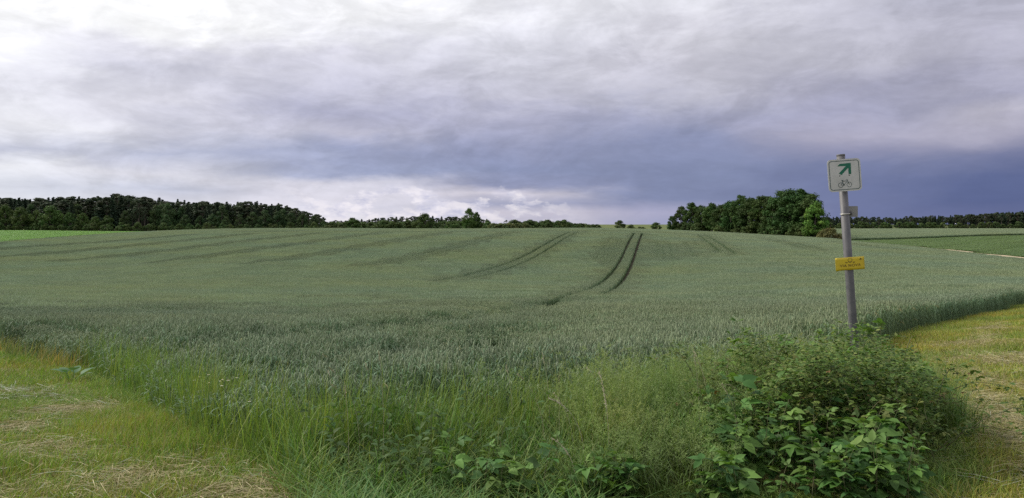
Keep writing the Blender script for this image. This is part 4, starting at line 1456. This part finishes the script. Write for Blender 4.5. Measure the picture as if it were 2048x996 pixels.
# big-leaved burdock at the edge of the mown grass
e = obj('burdock', None)
e.location = (-6.55, 11.3, h1(-6.55, 11.3))
for i in range(7):
    mb = MB()
    a = i * 0.9
    L, W_ = random.uniform(0.16, 0.24), random.uniform(0.12, 0.16)
    o = np.array([0.12, 0, 0.10 + 0.02 * i])
    mb.ribbons([[(0, 0, 0), (0.06, 0, 0.07), tuple(o)]], 0.006, [(0, 1, 0)], (0.10, 0.15, 0.06))
    leaflet(mb, o, (1, 0, 0.9), (0, 0, 1), L, W_, (0.085, 0.165, 0.075), 0.15, 0.4, 8, 0.04)
    lf = obj('leaf', mb.mesh('leaf', M_LEAF), e)
    lf.rotation_euler = (0, 0, a)
tag(e, 'burdock with broad pale green leaves at the wheat corner', 'plant')

# small white flowers in the bright grass
M_PETAL = plain_mat('petal', (0.75, 0.75, 0.68), 0.6, noise=(40, (0.6, 0.62, 0.55), 0.4, 0.6))
M_EYE = plain_mat('flower_eye', (0.6, 0.45, 0.05), 0.7, noise=(60, (0.5, 0.35, 0.05), 0.4, 0.6))
for i, (x, y) in enumerate([(-3.05,7.6),(-2.98,7.7),(-2.9,7.55),(-3.12,7.75),(-2.85,7.8),(-3.2,7.6),(-2.6,6.75),(-2.2,6.3),(-2.75,7.3),(-3.35,8.1)]):
    e = obj('daisy', None)
    e.location = (x, y, h1(x, y))
    hh = 0.40 + 0.08 * random.random()
    mb = MB()
    mb.tubes([[(0, 0, 0), (0.01, 0, hh * 0.5), (0.02, 0.0, hh)]], [0.0015, 0.0013, 0.001], 4, (0.08, 0.13, 0.03))
    obj('stem', mb.mesh('stem', M_GRASS), e)
    mb = MB()
    for k in range(10):
        a = k * 0.6283
        leaflet(mb, np.array([0.02, 0, hh]), (math.cos(a), math.sin(a), 0.1), (0, 0, 1), 0.014, 0.006, (0.8, 0.8, 0.75), 0.1, 0.1, 3, 0)
    obj('petals', mb.mesh('petals', M_PETAL), e)
    mb = MB()
    mb.tubes([[(0.02, 0, hh - 0.001), (0.02, 0, hh + 0.003), (0.02, 0, hh + 0.005)]], [0.004, 0.004, 0.001], 6, (0.5, 0.4, 0.05), True)
    obj('flower_eye', mb.mesh('flower_eye', M_EYE), e)
    tag(e, 'tiny white daisy in the bright grass at the wheat corner', 'flower', 'daisies by the wheat corner')


# ------------------------------------------------------------------ signpost
M_GALV = plain_mat('galvanised_steel', (0.068, 0.068, 0.074), 0.55, 0.0, noise=(7.0, (0.135, 0.131, 0.132), 0.38, 0.66), bump=0.15)
M_WHITE = plain_mat('sign_white', (0.52, 0.52, 0.50), 0.42, noise=(7.0, (0.40, 0.40, 0.38), 0.45, 0.75))
M_GREEN = plain_mat('sign_green', (0.004, 0.135, 0.075), 0.4, noise=(20.0, (0.004, 0.10, 0.06), 0.4, 0.7))
M_DKGREEN = plain_mat('sign_dark_green', (0.018, 0.062, 0.060), 0.4, noise=(20.0, (0.03, 0.07, 0.07), 0.4, 0.7))
M_YEL = plain_mat('sign_yellow', (0.58, 0.44, 0.02), 0.45, noise=(12.0, (0.50, 0.36, 0.02), 0.42, 0.72))
M_INK = plain_mat('sign_ink', (0.085, 0.050, 0.012), 0.5, noise=(30.0, (0.12, 0.07, 0.02), 0.4, 0.7))
M_BACK = plain_mat('aluminium_back', (0.27, 0.265, 0.26), 0.5, 0.3, noise=(8.0, (0.21, 0.21, 0.20), 0.4, 0.7))
M_BAND = plain_mat('steel_band', (0.60, 0.59, 0.55), 0.4, 0.5, noise=(20.0, (0.5, 0.48, 0.42), 0.4, 0.7))
M_DARK = plain_mat('dark_fitting', (0.05, 0.05, 0.055), 0.6, noise=(20.0, (0.08, 0.075, 0.07), 0.4, 0.7))

PY = 6.9
TILT = math.radians(4.15)
post = obj('cycle_route_signpost', None)
bx = 3.172
bz = h1(bx, PY)
post.location = (bx, PY, bz)
post.rotation_euler = (0, -TILT, 0)
PLEN = (2.262 - bz) / math.cos(TILT)
mb = MB()
mb.tubes([[(0, 0, -0.3), (0, 0, 0.6), (0, 0, 1.2), (0, 0, PLEN - 0.004)]], 0.0365, 28, (0.3, 0.3, 0.3), True)
pole = obj('pole', mb.mesh('pole', M_GALV, False), post)
for pg in pole.data.polygons:
    pg.use_smooth = len(pg.vertices) == 4
mb = MB()
mb.tubes([[(0, 0, PLEN - 0.010), (0, 0, PLEN - 0.006), (0, 0, PLEN + 0.003), (0, 0, PLEN + 0.008)]], [0.0366, 0.0372, 0.0372, 0.0362], 28, (0.3, 0.3, 0.3), True)
obj('pole_cap', mb.mesh('pole_cap', M_GALV), post)


def rrect(wd, hg, rad, m=7):
    out = []
    for cx_, cz_, a0 in ((wd / 2 - rad, hg / 2 - rad, 0), (-wd / 2 + rad, hg / 2 - rad, 90), (-wd / 2 + rad, -hg / 2 + rad, 180), (wd / 2 - rad, -hg / 2 + rad, 270)):
        for i in range(m):
            a = math.radians(a0 + 90 * i / (m - 1))
            out.append((cx_ + rad * math.cos(a), cz_ + rad * math.sin(a)))
    return out


def plate_mesh(name, pts, th, mat, y0=0.0):
    """flat plate in XZ facing -Y, front at y0"""
    me = bpy.data.meshes.new(name)
    n_ = len(pts)
    v = [(x, y0, z) for x, z in pts] + [(x, y0 + th, z) for x, z in pts]
    f = [tuple(range(n_)), tuple(range(2 * n_ - 1, n_ - 1, -1))] + [(i, n_ + i, n_ + (i + 1) % n_, (i + 1) % n_) for i in range(n_)]
    me.from_pydata(v, [], f)
    me.update()
    me.materials.append(mat)
    return me


def ring_mesh(name, outer, inner, th, mat, y0):
    n_ = len(outer)
    v = [(x, y0, z) for x, z in outer] + [(x, y0, z) for x, z in inner] + [(x, y0 + th, z) for x, z in outer] + [(x, y0 + th, z) for x, z in inner]
    f = []
    for i in range(n_):
        j = (i + 1) % n_
        f += [(i, n_ + i, n_ + j, j), (i, j, 2 * n_ + j, 2 * n_ + i), (n_ + j, n_ + i, 3 * n_ + i, 3 * n_ + j)]
    me = bpy.data.meshes.new(name)
    me.from_pydata(v, [], f)
    me.update()
    me.materials.append(mat)
    return me


def along(z_world):
    return (z_world - bz) / math.cos(TILT)


FRONT = -0.038 - 0.012
# bicycle sign, 300 mm square
sg = obj('bicycle_route_sign', plate_mesh('bicycle_route_sign', rrect(0.300, 0.292, 0.034), 0.003, M_WHITE, 0.0), post)
sg.location = (0.0, FRONT, along(2.078))
sg['label'] = 'white square sign with green arrow and bicycle'
bp_ = obj('border', ring_mesh('border', rrect(0.272, 0.264, 0.026), rrect(0.262, 0.254, 0.021), 0.0012, M_DKGREEN, -0.0012), sg)


def sp(x, y):
    """sketch units of the sign face to metres in the plate"""
    u, v = (x - 480) / 660 * 0.3, (510 - y) / 660 * 0.3
    c, s__ = math.cos(-TILT), math.sin(-TILT)
    return (u * c - v * s__, u * s__ + v * c)


arrow = [sp(*q) for q in [(335, 336), (384, 288), (600, 266), (612, 482), (560, 495), (552, 362), (416, 510), (368, 476), (505, 328)]]
obj('arrow', plate_mesh('arrow', arrow[::-1], 0.0012, M_GREEN, -0.0014), sg)
for q in ((385, 526), (575, 514)):
    u, v = sp(*q)
    mb = MB()
    mb.tubes([[(u, 0.001, v), (u, -0.0022, v), (u, -0.0035, v)]], [0.0048, 0.0048, 0.003], 10, (0.3, 0.3, 0.3), True)
    obj('screw', mb.mesh('screw', M_DARK), sg)
# bicycle pictogram
wl, wr = sp(406, 708), sp(574, 696)


def bar(mb, a, b_, wd):
    a = Vector(a)
    b_ = Vector(b_)
    d = (b_ - a).normalized()
    s__ = Vector((-d.y, d.x)) * wd / 2
    v = [a - s__, b_ - s__, b_ + s__, a + s__]
    mb.add([(p.x, -0.0014, p.y) for p in v] + [(p.x, 0.0, p.y) for p in v], [(0, 1, 2, 3), (0, 4, 5, 1), (1, 5, 6, 2), (2, 6, 7, 3), (3, 7, 4, 0)])


for c_ in (wl, wr):
    mb = MB()
    N = 24
    for i in range(N):
        a0, a1 = i / N * 6.2832, (i + 1) / N * 6.2832
        bar(mb, (c_[0] + 0.0215 * math.cos(a0), c_[1] + 0.0215 * math.sin(a0)), (c_[0] + 0.0215 * math.cos(a1), c_[1] + 0.0215 * math.sin(a1)), 0.0034)
    obj('bicycle_wheel', mb.mesh('bicycle_wheel', M_DKGREEN), sg)
mb = MB()
bb, seat, head = sp(462, 712), sp(440, 632), sp(540, 622)
for a, b_, wd in ((wl, bb, .004), (bb, seat, .004), (seat, head, .004), (bb, head, .004), (wl, sp(444, 640), .0035), (head, wr, .004), (head, sp(535, 598), .0035), (sp(535, 598), sp(508, 594), .0035), (seat, sp(436, 618), .004), (sp(418, 618), sp(456, 614), .0055), (bb, sp(492, 704), .004)):
    bar(mb, a, b_, wd)
obj('bicycle_frame', mb.mesh('bicycle_frame', M_DKGREEN), sg)
# clamps behind the bicycle sign
for dz in (0.09, -0.09):
    mb = MB()
    mb.tubes([[(0, 0, along(2.078) + dz - 0.012), (0, 0, along(2.078) + dz + 0.012)]], 0.0405, 24, (0.5, 0.5, 0.5), True)
    box(mb, -0.03, 0.03, FRONT + 0.004, -0.034, along(2.078) + dz - 0.011, along(2.078) + dz + 0.011)
    obj('clamp', mb.mesh('clamp', M_GALV), post)

# yellow waymark plate, slightly bent
nx_, nz_ = 12, 6
mb = MB()
V = []
for sidey in (0, 0.002):
    for j in range(nz_ + 1):
        for i in range(nx_ + 1):
            u, v = (i / nx_ - 0.5) * 0.262, (j / nz_ - 0.5) * 0.116
            V.append((u, sidey + 0.30 * u * u - 0.0, v - 0.10 * abs(min(0, u + 0.08)) * (1 if v < 0 else 0.2)))
K = (nx_ + 1) * (nz_ + 1)
Q = []
for j in range(nz_):
    for i in range(nx_):
        a = j * (nx_ + 1) + i
        Q += [(a, a + 1, a + nx_ + 2, a + nx_ + 1), (K + a, K + a + nx_ + 1, K + a + nx_ + 2, K + a + 1)]
for i in range(nx_):
    a, b_ = i, nz_ * (nx_ + 1) + i
    Q += [(a, K + a, K + a + 1, a + 1), (b_, b_ + 1, K + b_ + 1, K + b_)]
for j in range(nz_):
    a, b_ = j * (nx_ + 1), j * (nx_ + 1) + nx_
    Q += [(a, a + nx_ + 1, K + a + nx_ + 1, K + a), (b_, K + b_, K + b_ + nx_ + 1, b_ + nx_ + 1)]
mb.add(V, Q)
ys = obj('yellow_waymark_sign', mb.mesh('yellow_waymark_sign', M_YEL), post)
ys.location = (-0.004, FRONT + 0.006, along(1.279))
ys['label'] = 'small yellow plate with dark lettering and ring emblem'


def on_plate(x):
    return -0.0015 + 0.30 * x * x


def emblem(name, polys):
    mb = MB()
    for pts in polys:
        n_ = len(pts)
        mb.add([(x, on_plate(x), z) for x, z in pts], t=[(0, i, i + 1) for i in range(1, n_ - 1)])
    return obj(name, mb.mesh(name, M_INK), ys)


ringp = []
for i in range(26):
    a0, a1 = i / 26 * 6.2832, (i + 1) / 26 * 6.2832
    ro, ri = 0.0205, 0.0178
    ringp.append([(ro * math.cos(a0), 0.030 + ro * math.sin(a0)), (ro * math.cos(a1), 0.030 + ro * math.sin(a1)), (ri * math.cos(a1), 0.030 + ri * math.sin(a1)), (ri * math.cos(a0), 0.030 + ri * math.sin(a0))])
for i in range(8):
    a0, a1 = math.pi * (1.15 + 0.7 * i / 8), math.pi * (1.15 + 0.7 * (i + 1) / 8)
    ringp.append([(0.013 * math.cos(a0), 0.030 + 0.013 * math.sin(a0)), (0.013 * math.cos(a1), 0.030 + 0.013 * math.sin(a1)), (0.016 * math.cos(a1), 0.026 + 0.016 * math.sin(a1)), (0.016 * math.cos(a0), 0.026 + 0.016 * math.sin(a0))])
emblem('ring_emblem', ringp)
wing = [[(0.022, 0.010), (0.030, 0.017), (0.034, 0.011), (0.028, 0.005)], [(0.031, 0.012), (0.042, 0.018), (0.044, 0.012), (0.036, 0.006)]]
emblem('wing_emblem', wing)
emblem('wing_emblem', [[(-x, z) for x, z in pts][::-1] for pts in wing])
emblem('direction_triangle', [[(0.083, 0.031), (0.111, 0.031), (0.106, 0.035), (0.097, 0.046), (0.089, 0.036)]])


def lettering(text, size, x, z, sx=1.0):
    cu = bpy.data.curves.new('lettering', 'FONT')
    cu.body = text
    cu.size = size
    cu.align_x = 'CENTER'
    cu.extrude = 0.0004
    cu.space_character = 1.12
    tmp = bpy.data.objects.new('lettering', cu)
    C.objects.link(tmp)
    dg = bpy.context.evaluated_depsgraph_get()
    me = bpy.data.meshes.new_from_object(tmp.evaluated_get(dg))
    bpy.data.objects.remove(tmp)
    for vt in me.vertices:
        X_ = vt.co.x * sx + x
        Z_ = vt.co.y + z
        vt.co = (X_, on_plate(X_) - vt.co.z, Z_)
    me.materials.clear()
    me.materials.append(M_INK)
    return obj('lettering', me, ys)


lettering('VIA NOVA', 0.033, 0.0, -0.026, 1.12)
mb = MB()
for zz_ in (-0.03, 0.03):
    for i in range(1):
        mb.tubes([[(0, 0, along(1.279) + zz_ - 0.006), (0, 0, along(1.279) + zz_ + 0.006)]], 0.0398, 24, (0.3, 0.3, 0.3), True)
obj('clamp', mb.mesh('clamp', M_DARK), post)

# small plate fixed behind the pole, seen from its bare back
zb = along(1.745)
pb = obj('back_plate', plate_mesh('back_plate', rrect(0.125, 0.10, 0.006, 4), 0.002, M_BACK, 0.0), post)
pb.location = (0.075, 0.052, zb)
pb.rotation_euler = (0, TILT, math.radians(-14))
pb['label'] = 'bare grey back of a small plate behind the pole'
mb = MB()
mb.tubes([[(0, 0, zb - 0.022), (0, 0, zb - 0.014)]], 0.0425, 28, (0.5, 0.5, 0.5), True)
obj('steel_band', mb.mesh('steel_band', M_BAND), post)
mb = MB()
box(mb, 0.035, 0.062, 0.0, 0.05, zb - 0.033, zb + 0.002)
mb.tubes([[(0.062, 0.02, zb - 0.018), (0.072, 0.02, zb - 0.018)]], 0.006, 6, (0.1, 0.1, 0.1), True)
obj('bracket', mb.mesh('bracket', M_DARK), post)
tag(post, 'leaning grey steel signpost with white bicycle sign and yellow plate above the brambles', 'signpost')
